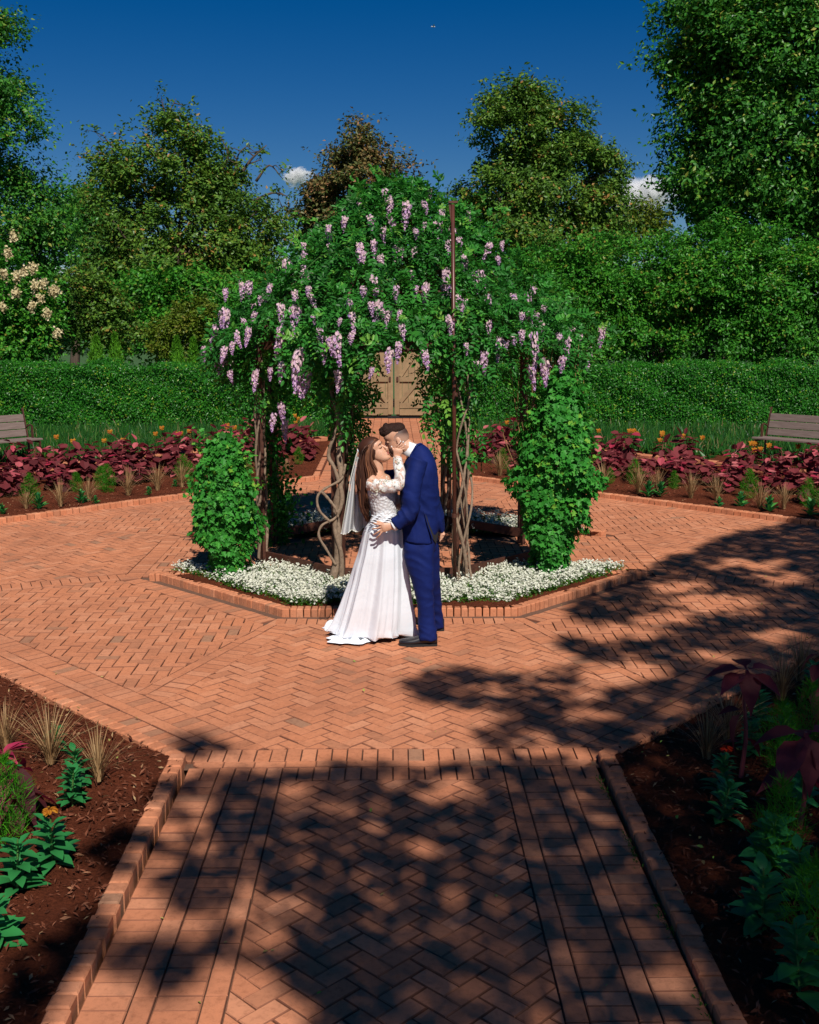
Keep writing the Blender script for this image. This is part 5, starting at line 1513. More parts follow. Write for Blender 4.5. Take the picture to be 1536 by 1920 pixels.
class Head:
    def __init__(s, px, py, Y, fx, tilt, yaw=0.0, sc=1.0):
        t_ = R(tilt)
        f = np.array([fx * math.cos(t_), 0, math.sin(t_)]); u = np.array([-fx * math.sin(t_), 0, math.cos(t_)]); side = np.array([0, -1.0, 0])   # side: towards the camera
        y = R(yaw); f2 = f * math.cos(y) + side * math.sin(y); s2 = side * math.cos(y) - f * math.sin(y)
        s.M = np.stack([f2, s2, u], 1) * sc
        s.o = at(px, py, Y) - s.M @ np.array([0, 0, .12])
    def __call__(s, p_): return s.o + np.asarray(p_, float) @ s.M.T
    def ell(s, g, c, rad, n=14, m_=9, r=.5):
        th = np.linspace(.03, np.pi - .03, m_); ph = np.linspace(0, 2 * np.pi, n, endpoint=False)
        V = np.stack([np.sin(th)[:, None] * np.cos(ph), np.sin(th)[:, None] * np.sin(ph), np.cos(th)[:, None] * np.ones(n)], -1) * np.asarray(rad, float) + np.asarray(c, float)
        return rings(g, s(V.reshape(-1, 3)).reshape(V.shape), True, r)
    def skull(s, g, f=1.0, ears=True):
        prof = np.array([(-.004, .060, .03, .02), (.0, .088, .02, .030), (.02, .098, .0, .046), (.04, .094, -.02, .055), (.052, .0925, -.035, .059), (.07, .0915, -.052, .063), (.1, .088, -.075, .068), (.125, .0815, -.088, .070), (.14, .086, -.094, .073), (.16, .094, -.097, .075), (.185, .088, -.096, .074), (.21, .066, -.082, .063), (.228, .03, -.055, .042), (.237, -.005, -.02, .012)])
        Q = spline(prof, 40)
        a = np.linspace(0, 2 * np.pi, 28, endpoint=False)
        V = []
        for z_, fr, bk, hw in Q:
            cx_, rx = (fr + bk) / 2, (fr - bk) / 2
            x = np.sign(np.cos(a)) * np.abs(np.cos(a)) ** .9 * rx + cx_
            V.append(np.stack([x, np.sin(a) * hw * f, np.full(28, z_)], -1))
        V = np.array(V)
        rings(g, s(V.reshape(-1, 3)).reshape(V.shape))
        # nose, lips, brow
        tube(g, s([(.086, 0, .135), (.099, 0, .112), (.112, 0, .09), (.117, 0, .084)]), np.array([.008, .0095, .0125, .010]), 8)
        s.ell(g, (.104, 0, .0775), (.011, .016, .0075)); s.ell(g, (.096, 0, .055), (.0095, .022, .006)); s.ell(g, (.095, 0, .044), (.0095, .02, .007)); s.ell(g, (.088, 0, .014), (.014, .018, .014))
        for q in (-1, 1):
            s.ell(g, (.0745, q * .032, .128), (.0125, .015, .009))
            if ears: s.ell(g, (-.012, q * .074, .112), (.02, .010, .03)); s.ell(g, (-.004, q * .076, .094), (.012, .009, .012))
def hand(g, wrist, palm, tips, thumb, Y, bendy=.0, r=.0085, th=.016, Yt=None):
    """palm and five bent fingers; points in photograph pixels at depth Y (tips: px, py, dY)"""
    w_, p_ = at(*wrist, Y), at(*palm, Y)
    d = norm(p_ - w_); sd = norm(np.cross(d, [0, 1.0, 0]))
    tube(g, [w_ - d * .03, w_, (w_ + p_) / 2, p_, p_ + d * .018], np.array([.026, .026, .033, .040, .034]), 14, ref=(0, 1, 0), flat=.42)
    nt_ = len(tips)
    for i, (tx, ty, dy) in enumerate(tips):
        t_ = at(tx, ty, Y + dy)
        k = p_ + sd * ((i - (nt_ - 1) / 2) * .0185) + d * .022
        if np.dot(sd, at(*tips[0][:2], Y) - at(*tips[-1][:2], Y)) > 0:
            k = p_ - sd * ((i - (nt_ - 1) / 2) * .0185) + d * .022
        mid = (k + t_) / 2 + np.array([0, -.012 - bendy, 0]) 
        tube(g, spline([k - d * .01, k, mid, t_], 10), np.linspace(r * 1.08, r * .78, 10), 9)
    t_ = at(thumb[0], thumb[1], Y + (thumb[2] if len(thumb) > 2 else 0))
    k = (w_ * .65 + p_ * .35) + norm(t_ - w_) * .012
    tube(g, spline([k, (k + t_) / 2 + norm(t_ - p_) * .008, t_], 8), np.linspace(r * 1.5, r * .9, 8), 9)

from mathutils import noise as mnoise
def creases(co, amp, fx, fy, fz, seed=0.0, warp=1.0):
    """cloth creases: rounded ridges with sharp valleys, drawn out across the pull of the cloth"""
    out = np.empty(len(co))
    for i, (x, y, z_) in enumerate(co.tolist()):
        q = mnoise.noise(Vector((x * 3 + seed, y * 3, z_ * 3))) * warp
        out[i] = 1 - 2.6 * abs(mnoise.noise(Vector((x * fx + q + seed, y * fy, z_ * fz + q + .6 * x * fz))))
    return amp * out
GYc, BYc = 8.58, 8.52
# ------------------------------------------------------------------ groom
groom = thing('person', 'person in a navy suit and black shoes bending to kiss, hand on the white gown', 'person', (*gnd(800, 1200)[:2], 0))
def child(o):
    """parent to a thing without moving the part"""
    return o
def place(o, root):
    o.parent = root
    o.location = -Vector(root.location)
    return o
hg = Head(744, 823, GYc, -1, -24, sc=.98)
g = Geo()
hg.skull(g)
nb, nt2 = at(779, 850, GYc), hg((-.03, 0, .07))
tube(g, spline([nb - [0, 0, .05], nb, (nb + nt2) / 2, nt2], 10), np.linspace(.068, .056, 10), 16)
sect(g, [(786, 850, 8, .07, GYc), (788, 880, 24, .15, GYc), (787, 930, 28, .14, GYc), (789, 980, 28, .13, GYc), (789, 1010, 26, .13, GYc)])
sect(g, [(785, 865, 11, .05, GYc - .19), (772, 930, 10, .045, GYc - .21), (768, 960, 9, .04, GYc - .21), (742, 984, 7, .03, GYc - .25), (733, 988, 6, .026, GYc - .26)], 14)
sect(g, [(780, 868, 11, .05, GYc + .19), (755, 890, 10, .045, GYc + .24), (720, 893, 8, .04, GYc + .23)], 14)
sect(g, [(788, 1005, 20, .07, GYc - .09), (792, 1080, 14, .06, GYc - .09), (800, 1140, 11, .05, GYc - .08), (804, 1195, 9, .04, GYc - .08)], 14)
sect(g, [(796, 1005, 20, .07, GYc + .1), (806, 1070, 14, .06, GYc + .2), (812, 1120, 11, .05, GYc + .3), (819, 1168, 9, .04, GYc + .36)], 14)
hand(g, (735, 986), (721, 989), [(700, 981, .03), (698, 992, .03), (700, 1003, .03), (706, 1009, .03)], (706, 977, .02), GYc - .275)
body = fused('body', g, .0045, 3, 'skin', groom); place(body, groom)
# trousers
wr = lambda amp, seed, sc=(18, 14, 22): (lambda co: amp * (np.sin(co[:, 2] * sc[2] + 5 * np.sin(co[:, 0] * sc[0] * .6 + seed) + 3 * np.sin(co[:, 1] * sc[1] + seed)) * np.sin(co[:, 2] * 7.3 + co[:, 0] * 9 + seed)))
g = Geo()
sect(g, [(788, 985, 34, .165, GYc), (787, 1012, 33, .17, GYc), (788, 1032, 28, .14, GYc)], 24, 2.3)
sect(g, [(786, 1015, 28, .105, GYc - .075), (786, 1045, 27, .10, GYc - .085), (791, 1080, 21.5, .092, GYc - .085), (796, 1112, 17.5, .084, GYc - .08), (799, 1140, 15.5, .076, GYc - .075), (800, 1165, 16, .074, GYc - .07), (802, 1185, 17, .076, GYc - .07), (802, 1198, 17, .076, GYc - .07)], 24, 2.2)
sect(g, [(795, 1010, 27, .105, GYc + .085), (801, 1045, 24, .10, GYc + .15), (806, 1080, 19.5, .09, GYc + .21), (812, 1112, 15.5, .08, GYc + .28), (816, 1140, 13.5, .075, GYc + .33), (818, 1162, 13.5, .072, GYc + .36), (819, 1175, 13.5, .072, GYc + .37)], 24, 2.2)
def trw(co):
    low = np.clip((.32 - co[:, 2]) / .3, 0, 1); hip = np.clip(1 - np.abs(co[:, 2] - .8) / .22, 0, 1)
    knee = np.clip(1 - np.abs(co[:, 2] - .47) / .15, 0, 1)
    return (.0018 + .007 * low + .0045 * hip + .003 * knee) * creases(co, 1, 7, 7, 12, 8.0)
place(fused('trousers', g, .009, 6, 'suit_wool', groom, trw), groom)
# jacket
g = Geo()
sect(g, [(781, 836, 11, .075, GYc), (786, 850, 21, .13, GYc), (788, 866, 28.5, .20, GYc), (788, 890, 33, .215, GYc), (787, 915, 36, .205, GYc), (787, 943, 37, .19, GYc), (789, 968, 36, .18, GYc), (788, 990, 34, .185, GYc), (786, 1011, 31, .195, GYc)], 30, 2.4)
g2 = Geo(); sect(g2, [(786, 862, 17, .075, GYc - .185), (776, 898, 17, .08, GYc - .22), (771, 932, 16.5, .078, GYc - .235), (769, 957, 16, .075, GYc - .24), (757, 972, 14.5, .066, GYc - .255), (741, 984, 12.5, .055, GYc - .26)], 20)
sect(g, [(783, 864, 17, .075, GYc + .185), (760, 888, 16, .075, GYc + .24), (738, 893, 14, .065, GYc + .25), (722, 893, 12, .055, GYc + .22)], 20)
sect(g, [(812, 940, 12, .16, GYc + .03), (820, 965, 12, .155, GYc + .05), (827, 990, 7, .13, GYc + .07)], 20)
def jkw(co):
    z_, x = co[:, 2], co[:, 0]
    xa = at(769, 957, GYc - .24)
    el = np.exp(-((x - xa[0]) ** 2 + (z_ - xa[2]) ** 2) / .012) * (co[:, 1] < GYc - .12)
    waist = np.exp(-((z_ - 1.12) / .12) ** 2)
    return (.0022 + .006 * el + .0035 * waist) * creases(co, 1, 6, 6, 13, 3.0)
jk = place(fused('jacket', g, .0075, 6, 'suit_wool', groom, jkw), groom)
fused('sleeve', g2, .006, 5, 'suit_wool', jk, jkw)
# back vent, shown as the overlapping edge of the near skirt panel
g = Geo()
pts = [at(795, 958, GYc - .19), at(801, 980, GYc - .195), at(809, 1004, GYc - .19), at(811, 1012, GYc - .18)]
tube(g, spline(pts, 10), np.linspace(.003, .006, 10), 8); v_ = obj('vent_edge', g, 'suit_wool', jk, smooth=True)
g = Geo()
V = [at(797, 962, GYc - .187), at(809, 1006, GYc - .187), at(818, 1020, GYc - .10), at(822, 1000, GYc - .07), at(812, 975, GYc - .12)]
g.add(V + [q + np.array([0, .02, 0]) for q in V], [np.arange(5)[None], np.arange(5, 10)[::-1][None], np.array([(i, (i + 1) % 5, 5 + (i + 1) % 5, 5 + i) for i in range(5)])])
obj('vent_shade', g, 'dark_gap', jk)  # dark sheet in the vent opening, its shade put in as colour
# lapel collar and shirt collar
g = Geo()
pts = [at(768, 870, GYc - .09), at(772, 852, GYc - .085), at(781, 836, GYc - .072), at(789, 832, GYc - .02), at(790, 833, GYc + .04)]
tube(g, spline(pts, 14), np.array([.012] * 14), 8, flat=.6); obj('collar', g, 'suit_wool', jk, smooth=True)
g = Geo()
tube(g, [at(771, 855, GYc), at(774, 844, GYc), at(779, 832, GYc)], np.array([.08, .075, .069]), 20); place(obj('shirt_collar', g, 'shirt_white', groom, smooth=True), groom)
g = Geo(); sect(g, [(741.5, 984, 10.5, .046, GYc - .262), (736, 987, 9.5, .042, GYc - .264)], 16, m_=4); place(obj('shirt_cuff', g, 'shirt_white', groom, smooth=True), groom)
# shoes
def shoe(hx, tx, by, Y):
    h, t_ = at(hx, by, Y), at(tx, by, Y)
    L = t_[0] - h[0]; g = Geo()
    prof = [(0.0, .030, .075), (.06, .036, .085), (.25, .038, .095), (.42, .042, .075), (.6, .047, .052), (.8, .044, .042), (.94, .032, .034), (1.0, .014, .022)]
    Q = spline(prof, 24); a = np.linspace(0, np.pi, 12)
    V = np.array([np.stack([np.full(12, h[0] + L * f), Y + hw * np.cos(a), .018 + hh * np.sin(a) ** .75], -1) for f, hw, hh in Q])
    V = np.concatenate([V, np.array([np.stack([np.full(4, h[0] + L * f), Y + hw * np.linspace(-1, 1, 4), np.full(4, .018)], -1) for f, hw, hh in Q])], 1)
    rings(g, V); up = place(obj('shoe', g, 'shoe_leather', groom, smooth=True), groom)
    g = Geo(); V = []
    for f, hw, hh in Q:
        hw2 = hw + .005; zb = .0 
        V.append([(h[0] + L * f, Y - hw2, zb), (h[0] + L * f, Y + hw2, zb), (h[0] + L * f, Y + hw2, .02), (h[0] + L * f, Y - hw2, .02)])
    rings(g, np.array(V)); s_ = obj('sole', g, 'dark_gap', up); 
shoe(820, 748, 1208, GYc - .07); shoe(833, 790, 1182, GYc + .37)
# hair and stubble
g = Geo()
hg.ell(g, (.012, 0, .196), (.086, .071, .05), 20, 12); hg.ell(g, (-.024, 0, .190), (.080, .076, .056), 20, 12); hg.ell(g, (.062, 0, .212), (.05, .055, .04)); hg.ell(g, (.02, 0, .225), (.07, .06, .035))
for i in range(70):
    a = rng.uniform(0, 6.28); rr = rng.uniform(0, 1)
    x = .025 + .075 * rr * math.cos(a); y = .055 * rr * math.sin(a)
    hg.ell(g, (x, y, .235 + .018 * (x > .03) - .03 * rr ** 2 + rng.uniform(0, .012)), (.016, .014, .013), 8, 6)
place(fused('hair', g, .005, 1, 'hair_groom', groom), groom)
g = Geo(); hg.ell(g, (-.018, 0, .138), (.088, .079, .098), 20, 12); 
m, t, b = nodemat('fade_cut')
sx_ = t.nodes.new('ShaderNodeSeparateXYZ'); link(t, pos(t), sx_.inputs[0])
mr = t.nodes.new('ShaderNodeMapRange'); link(t, sx_.outputs[2], mr.inputs[0])
mr.inputs[1].default_value = hg((0, 0, .115))[2]; mr.inputs[2].default_value = hg((0, 0, .185))[2]
link(t, ramp(t, [(0.0, (0.50, 0.28, 0.19)), (0.45, (0.34, 0.19, 0.135)), (1.0, (0.06, 0.028, 0.02))], mr.outputs[0]), b.inputs['Base Color'])
b.inputs['Roughness'].default_value = .6
place(obj('shaved_sides', g, 'fade_cut', groom, smooth=True), groom)
g = Geo(); hg.ell(g, (.042, 0, .048), (.056, .0655, .055), 20, 12); hg.ell(g, (.09, 0, .03), (.013, .035, .032)); place(obj('stubble', g, 'beard_stubble', groom, smooth=True), groom)
for q in (-1, 1):
    g = Geo(); tube(g, hg([(.088, q * .016, .148), (.084, q * .035, .153), (.072, q * .05, .148)]), np.array([.004, .0045, .002]), 6); place(obj('eyebrow', g, 'lash', groom), groom)

# ------------------------------------------------------------------ bride
bride = thing('person', 'person in a long white lace gown and veil, hand raised to the other cheek', 'person', (*gnd(705, 1195)[:2], 0))
hb = Head(702, 846, BYc - .02, 1, 30, yaw=16, sc=.91)
g = Geo()
hb.skull(g, .97, False)
nb, nt2 = at(709, 893, BYc), hb((-.025, 0, .06))
tube(g, spline([nb - [0, 0, .05], nb, (nb + nt2) / 2, nt2], 10), np.linspace(.06, .046, 10), 16)
sect(g, [(709, 882, 9, .06, BYc), (708, 892, 19, .13, BYc), (710, 903, 25, .17, BYc), (713, 918, 28, .155, BYc), (717, 940, 24, .13, BYc), (719, 963, 20, .105, BYc), (720, 990, 24, .11, BYc), (720, 1020, 22, .10, BYc + .02)], 26, 2.1)
sect(g, [(694, 900, 12, .05, BYc - .125), (706, 908, 11.5, .047, BYc - .15), (728, 911, 10.5, .045, BYc - .165), (748, 908, 9.5, .042, BYc - .165), (749, 890, 8.5, .036, BYc - .15), (745.5, 866, 7, .029, BYc - .1), (744, 855, 6, .025, BYc - .075)], 16)
sect(g, [(704, 900, 11, .05, BYc + .15), (740, 935, 10, .045, BYc + .28), (780, 965, 9, .04, BYc + .36), (815, 992, 7, .03, BYc + .32), (822, 998, 6, .025, BYc + .28)], 16)
sect(g, [(721, 1000, 14, .06, BYc + .03), (722, 1100, 10, .05, BYc + .12), (722, 1190, 8, .04, BYc + .17)], 12)
hand(g, (744, 857), (746.5, 846), [(751, 828, -.004), (756, 829, .004), (759.5, 834, .012), (760, 841, .018)], (735, 838, .0), BYc - .055, r=.0072)
hand(g, (821, 997), (826, 1002), [(831, 1004, -.02), (830, 1009, -.02), (828, 1013, -.02), (825, 1016, -.02)], (830, 997, -.02), BYc + .26, r=.007)
place(fused('body', g, .004, 3, 'skin', bride), bride)
for px, py, dy in ((751, 827.5, -.012), (756, 828.5, -.004), (759.8, 833.5, .004), (734.5, 837.5, -.01)):
    g = Geo(); c = at(px, py, BYc - .055 + dy); ellipsoid(g, c, (.0045, .004, .007), 8, 6)
    place(obj('nail', g, 'nail_white', bride), bride)
g = Geo(); hb.ell(g, (.099, 0, .056), (.0085, .021, .0052)); hb.ell(g, (.098, 0, .0445), (.0085, .019, .006)); place(obj('lips', g, 'lip', bride, smooth=True), bride)
for q in (-1, 1):
    g = Geo(); tube(g, hb([(.0865, q * .018, .1255), (.0855, q * .03, .122), (.076, q * .046, .1255)]), np.array([.0022, .0032, .002]), 6); place(obj('eyelash', g, 'lash', bride), bride)
for q in (-1, 1):
    g = Geo(); tube(g, hb([(.0905, q * .014, .150), (.090, q * .032, .158), (.077, q * .051, .152)]), np.array([.0028, .0032, .0012]), 6); place(obj('eyebrow', g, 'lash', bride), bride)
# bodice and sleeves
g = Geo()
sect(g, [(709, 904, 26, .175, BYc), (712, 914, 29.5, .18, BYc), (716, 925, 30, .165, BYc), (717, 940, 27, .145, BYc), (719, 955, 24.5, .13, BYc), (720, 968, 24, .128, BYc), (720, 978, 27, .14, BYc)], 30, 2.1)
place(fused('bodice', g, .007, 2, 'lace_white', bride), bride)
slv = [(693, 906, 14, .056, BYc - .12), (706, 910, 13.5, .054, BYc - .15), (728, 912, 12.5, .052, BYc - .165), (749, 908, 11.5, .05, BYc - .165), (750, 890, 10.5, .044, BYc - .15), (746.5, 868, 9, .036, BYc - .1), (745, 858, 8.8, .034, BYc - .078)]
g = Geo(); sect(g, slv, 20); place(fused('sleeve', g, .006, 1, 'lace_sheer', bride, lambda co: .0025 * np.sin(co[:, 0] * 90 + co[:, 2] * 60)), bride)
g = Geo(); sect(g, [(704, 903, 13, .055, BYc + .15), (740, 937, 12, .05, BYc + .28), (780, 967, 10.5, .045, BYc + .36), (815, 993, 9, .036, BYc + .32)], 16); place(obj('sleeve', g, 'lace_sheer', bride, smooth=True), bride)
# lace flowers on bodice and sleeve
g = Geo()
def applique(px, py, Y, k, spread, nrm=(0, -1, .3)):
    c = at(px, py, Y)
    P = c + rng.normal(size=(k, 3)) * spread
    leaves(g, P, norm(rng.normal(0, .2, (k, 3)) + np.array(nrm)), rdir(k), rng.uniform(.008, .017, k), 'oval', rng.random(k))
for px, py in ((702, 901), (712, 903), (722, 908), (700, 915), (708, 922), (735, 905), (715, 915), (728, 902)):
    applique(px, py, BYc - .2 if px > 703 else BYc - .18, 16, np.array([.02, .012, .016]))
for px, py, dy in ((749, 898, -.19), (747, 882, -.175), (745, 868, -.14), (744, 861, -.125), (750, 908, -.21), (742, 910, -.215)): applique(px, py, BYc + dy, 16, np.array([.016, .01, .014]))
place(obj('lace_petals', g, 'petal_white', bride, kind='stuff'), bride)
# skirt
g = Geo(); na = 168
rows = [(972, 696, 745, .125), (982, 690, 750, .15), (995, 681.5, 757, .185), (1015, 676, 760, .19), (1040, 670, 763, .195), (1065, 662, 766, .195), (1090, 655, 769, .195), (1115, 647, 771, .195), (1140, 639, 773, .195), (1160, 632, 775, .195), (1178, 625, 776, .195), (1192, 618, 777, .195), (1201, 613, 778, .195)]
Q = []
for py, xl, xr, dp in rows:
    a_, b_ = at(xl, py, BYc + .02), at(xr, py, BYc + .02)
    Q.append(((a_[0] + b_[0]) / 2, (b_[0] - a_[0]) / 2, dp, max(a_[2], .012)))
Q = spline(np.array(Q), 60); Q[:, 3] = np.maximum(Q[:, 3], .010)
a = np.linspace(0, 2 * np.pi, na, endpoint=False)
folds = [(5, .3, .5), (9, 1.7, .42), (14, 2.9, .35), (23, .8, .2)]
V = []
for i, (cx_, rx, ry, z_) in enumerate(Q):
    f = i / 59
    w_ = sum(am * np.sin(n_ * a + ph + .9 * math.sin(f * 2.2 + n_) + .25 * np.sin(2 * a)) for n_, ph, am in folds)
    w_ = sum(am * (1 - 2 * np.abs(np.sin(n_ * a / 2 + ph + .45 * math.sin(f * 2.2 + n_) + .12 * np.sin(2 * a)))) for n_, ph, am in ((6, .3, .55), (10, 1.7, .42), (16, 2.9, .3), (26, .8, .15)))
    k = 1 + (.014 + .19 * f ** .9) * (w_ - .4)
    ang = a + .05 * f * w_
    flare = 1 + .10 * max(0, (f - .86) / .14) * (.5 + .5 * np.sin(17 * a + 1)) 
    y0 = BYc + .02 + .17 * f
    V.append(np.stack([cx_ + rx * k * flare * np.cos(ang), y0 + ry * k * flare * np.sin(ang), np.full(na, z_) + (.012 * (1 + np.sin(11 * a + 2)) * (f > .97))], -1))
rings(g, np.array(V), cap=False)
sk = place(obj('skirt', g, 'satin_white', bride, smooth=True), bride)
# waist gathers
g = Geo()
for i in range(6):
    yy = 966 + i * 3.5
    c0 = [at(697 - i * .6 + q * (49 + i * .9) / 10, yy + 2.5 * math.sin(q * 1.3 + i), BYc - .118 - .002 * i - .03 * math.sin(q / 10 * math.pi)) for q in range(11)]
    tube(g, spline(c0, 22), .0035, 6)
obj('waist_gathers', g, 'satin_white', sk, smooth=True)
# train spread on the bricks
g = Geo(); nu, nv = 60, 24
lc = gnd(650, 1203)
V = np.zeros((nv, nu, 3))
u = np.linspace(0, 2 * np.pi, nu, endpoint=False)
for j in range(nv):
    f = j / (nv - 1)
    out = f * (1 + .10 * np.sin(5 * u + 1) + .06 * np.sin(9 * u))
    x = lc[0] + .02 + .23 * out * np.cos(u) + .05 * f * (np.cos(u) < 0) * np.abs(np.cos(u))
    y = lc[1] + .0 + .14 * out * np.sin(u)
    z_ = .012 + .055 * (1 - f) ** 1.2 + .032 * (1 - f * .4) * np.sin(u * 7 + f * 6) * np.sin(f * np.pi) + .012 * np.sin(f * 16 + 3 * np.sin(u * 2)) * np.sin(f * np.pi)
    V[j] = np.stack([x, y, np.maximum(z_, .006) + .01], -1)
rings(g, V, cap=False)
obj('train', g, 'satin_white', sk, smooth=True)
g = Geo()
for c_, rx, ry, n_ in ((gnd(622, 1178), .075, .06, 5),):
    V = []
    for j in range(14):
        f = j / 13
        V.append(np.stack([c_[0] + rx * f * (1 + .15 * np.sin(6 * u)) * np.cos(u), c_[1] + ry * f * (1 + .2 * np.sin(5 * u + 1)) * np.sin(u), np.maximum(.008, .075 * (1 - f) ** .8 + .015 * np.sin(u * 7 + f * 8) * np.sin(f * 3.14))], -1))
    rings(g, np.array(V), cap=False)
obj('ruffle', g, 'satin_white', sk, smooth=True)
# hair
g = Geo()
hb.ell(g, (-.030, 0, .145), (.1, .086, .108), 20, 12, .3); hb.ell(g, (-.018, 0, .178), (.106, .082, .078), 20, 12, .45)
paths = [[(708, 825), (698, 836), (697, 858), (702, 876), (707, 887)], [(705, 824), (693, 838), (691, 865), (695, 890), (692, 912)], [(700, 823.5), (686, 840), (683, 872), (686, 905), (683, 940), (688, 962)], [(695, 825), (679, 848), (675, 885), (676, 925), (681, 958), (688, 979)], [(690, 829), (674, 858), (670, 890), (668, 905)]]
PP = [spline([(*q, 0) for q in p_], 12)[:, :2] for p_ in paths]
for i in range(520):
    s_ = rng.uniform(0, 3.25) if i < 495 else rng.uniform(3.3, 4)
    i0 = min(int(s_), 3); fr = s_ - i0
    q = PP[i0] * (1 - fr) + PP[i0 + 1] * fr
    sd = rng.uniform(-1, .75)
    tt = np.linspace(0, 1, 12)
    yy = BYc - .02 + sd * (.045 + .055 * np.sin(np.clip(tt * 2.2, 0, 1.57))) * (1 - .25 * tt) - .03 * tt
    wav = (2.8 * np.sin(tt * 11 + s_ * 1.5 + sd * 1.5 + rng.normal(0, .4)) + rng.normal(0, 1.8)) * tt
    P = np.array([at(q[k, 0] + wav[k] + rng.normal(0, .25), q[k, 1], yy[k]) for k in range(12)])
    tube(g, P, np.interp(tt, [0, .15, .75, 1], [.004, .0058, .0052, .001]), 5, np.clip(rng.normal(.45, .22) + (.22 if s_ < 1.6 else -.15), 0, 1))
place(obj('hair', g, 'hair_bride', bride, smooth=True), bride)
# veil
g = Geo(); nu, nv = 40, 40
top = [(678, 833), (687, 830), (690, 832)]
V = np.zeros((nv, nu, 3))
for j in range(nv):
    f = j / (nv - 1)
    xl = np.interp(f, [0, .12, .4, 1], [676, 668, 656, 641]); xr = np.interp(f, [0, .12, .4, 1], [686, 684, 680, 690])
    py = 832 + f * 168
    for i in range(nu):
        h = i / (nu - 1)
        yy = BYc + .03 + (.03 + .12 * f) * math.sin((h - .5) * math.pi * 1.1) * 1.0 - (.02 + .05 * f) * math.sin(h * 18 + f * 3) * .6
        sag = 10 * f * h
        V[j, i] = at(xl + (xr - xl) * h + 1.5 * math.sin(h * 15 + f * 4) * f, py - sag + 3 * math.sin(h * 13) * f, yy)
rings(g, V, cap=False, close=False)
vl = place(obj('veil', g, 'veil_tulle', bride, smooth=True), bride)
g = Geo(); tube(g, V[-1], .004, 5); tube(g, V[:, 0], .0022, 5); tube(g, V[:, -1], .0022, 5); obj('veil_hem', g, 'petal_white', vl)
g = Geo()
for i in range(0, nu, 3): ellipsoid(g, V[-1, i] + [0, -.004, 0], (.004, .004, .004), 6, 5)
obj('bead_trim', g, 'sparkle', vl)
g = Geo(); hb.ell(g, (-.115, -.0, .19), (.014, .04, .02)); obj('comb', g, 'satin_white', vl)

# ================================================================== trees behind the viewpoint that shade the foreground
DARK = [[(1640, 950), (1500, 972), (1440, 985), (1380, 1000), (1320, 1015), (1285, 1035), (1225, 1055), (1190, 1075), (1130, 1100), (1060, 1125), (1052, 1150), (1100, 1168), (1060, 1195), (1040, 1212), (1080, 1228), (1090, 1245), (1000, 1262), (960, 1265), (880, 1254), (800, 1250), (765, 1266), (757, 1282), (800, 1310), (850, 1328), (910, 1330), (965, 1342), (930, 1360), (880, 1373), (890, 1395), (960, 1412), (1000, 1440), (1640, 1440)],
        [(365, 1447), (480, 1445), (600, 1440), (640, 1425), (710, 1428), (760, 1440), (900, 1425), (1000, 1412), (1640, 1400), (1640, 2300), (420, 2300), (575, 1915), (545, 1880), (510, 1830), (470, 1790), (400, 1800), (330, 1860), (240, 1850), (200, 1790), (260, 1760), (330, 1740), (330, 1690), (280, 1660), (290, 1600), (330, 1570), (310, 1530), (330, 1490)],
        [(320, 1395), (340, 1372), (375, 1375), (395, 1395), (450, 1398), (450, 1408), (380, 1415), (350, 1420)],
        [(150, 1600), (230, 1560), (280, 1560), (300, 1590), (250, 1640), (190, 1640)], [(60, 1790), (150, 1720), (230, 1700), (210, 1760), (120, 1850), (60, 1930), (-40, 1960), (-40, 1880)], [(270, 1480), (330, 1460), (350, 1480), (290, 1510)]]
LIGHT = [(1150, 1187, 115, 12), (1085, 1172, 45, 8), (1335, 1132, 105, 16), (1270, 1100, 50, 7), (1400, 1058, 70, 6), (1460, 1085, 60, 7), (1165, 1258, 75, 16), (1135, 1280, 45, 16), (1085, 1298, 28, 8), (1240, 1160, 80, 8), (1020, 1285, 26, 6), (1090, 1420, 40, 13), (1005, 1407, 45, 9), (1020, 1380, 30, 7), (905, 1290, 40, 5),
         (793, 1592, 32, 16), (850, 1464, 26, 10), (740, 1462, 20, 9), (840, 1492, 44, 9), (560, 1488, 46, 11), (620, 1522, 40, 8), (705, 1542, 18, 8), (1258, 1850, 24, 36), (1022, 1905, 34, 18), (395, 1625, 17, 50), (350, 1740, 60, 26), (508, 1712, 42, 22), (500, 1755, 50, 22), (470, 1855, 95, 28), (420, 1900, 80, 30), (350, 1505, 45, 14), (345, 1545, 42, 12), (300, 1612, 36, 12), (455, 1690, 26, 36), (1075, 1495, 14, 16), (1110, 1340, 40, 8), (1260, 1330, 34, 6), (1340, 1230, 50, 7), (1450, 1190, 60, 7)]
def inpoly(x, y, poly):
    P = np.array(poly); q = np.zeros(len(x), bool); j = len(P) - 1
    for i in range(len(P)):
        c = ((P[i, 1] > y) != (P[j, 1] > y)) & (x < (P[j, 0] - P[i, 0]) * (y - P[i, 1]) / (P[j, 1] - P[i, 1] + 1e-9) + P[i, 0])
        q ^= c; j = i
    return q
k = 292000
Gp = np.stack([rng.uniform(-4.5, 8.5, k), rng.uniform(-1.5, 15.5, k), np.zeros(k)], -1)
px = proj(Gp); x, y = px[:, 0], px[:, 1]
fwd = (Gp - CAM) @ _f > .5
inside = fwd & (x > -60) & (x < 1600) & (y < 2000) & (y > 900)
dark = np.zeros(k, bool)
for p_ in DARK: dark |= inpoly(x, y, p_)
wx = x + 16 * np.sin(y * .07 + 2 * np.sin(x * .03)) + 9 * np.sin(x * .11 + y * .05)
wy = y + 5 * np.sin(x * .06 + 1.5 * np.sin(y * .05)) + 3 * np.sin(x * .15)
dark = np.zeros(k, bool)
for p_ in DARK: dark |= inpoly(.5 * x + .5 * wx, .5 * y + .5 * wy, p_)
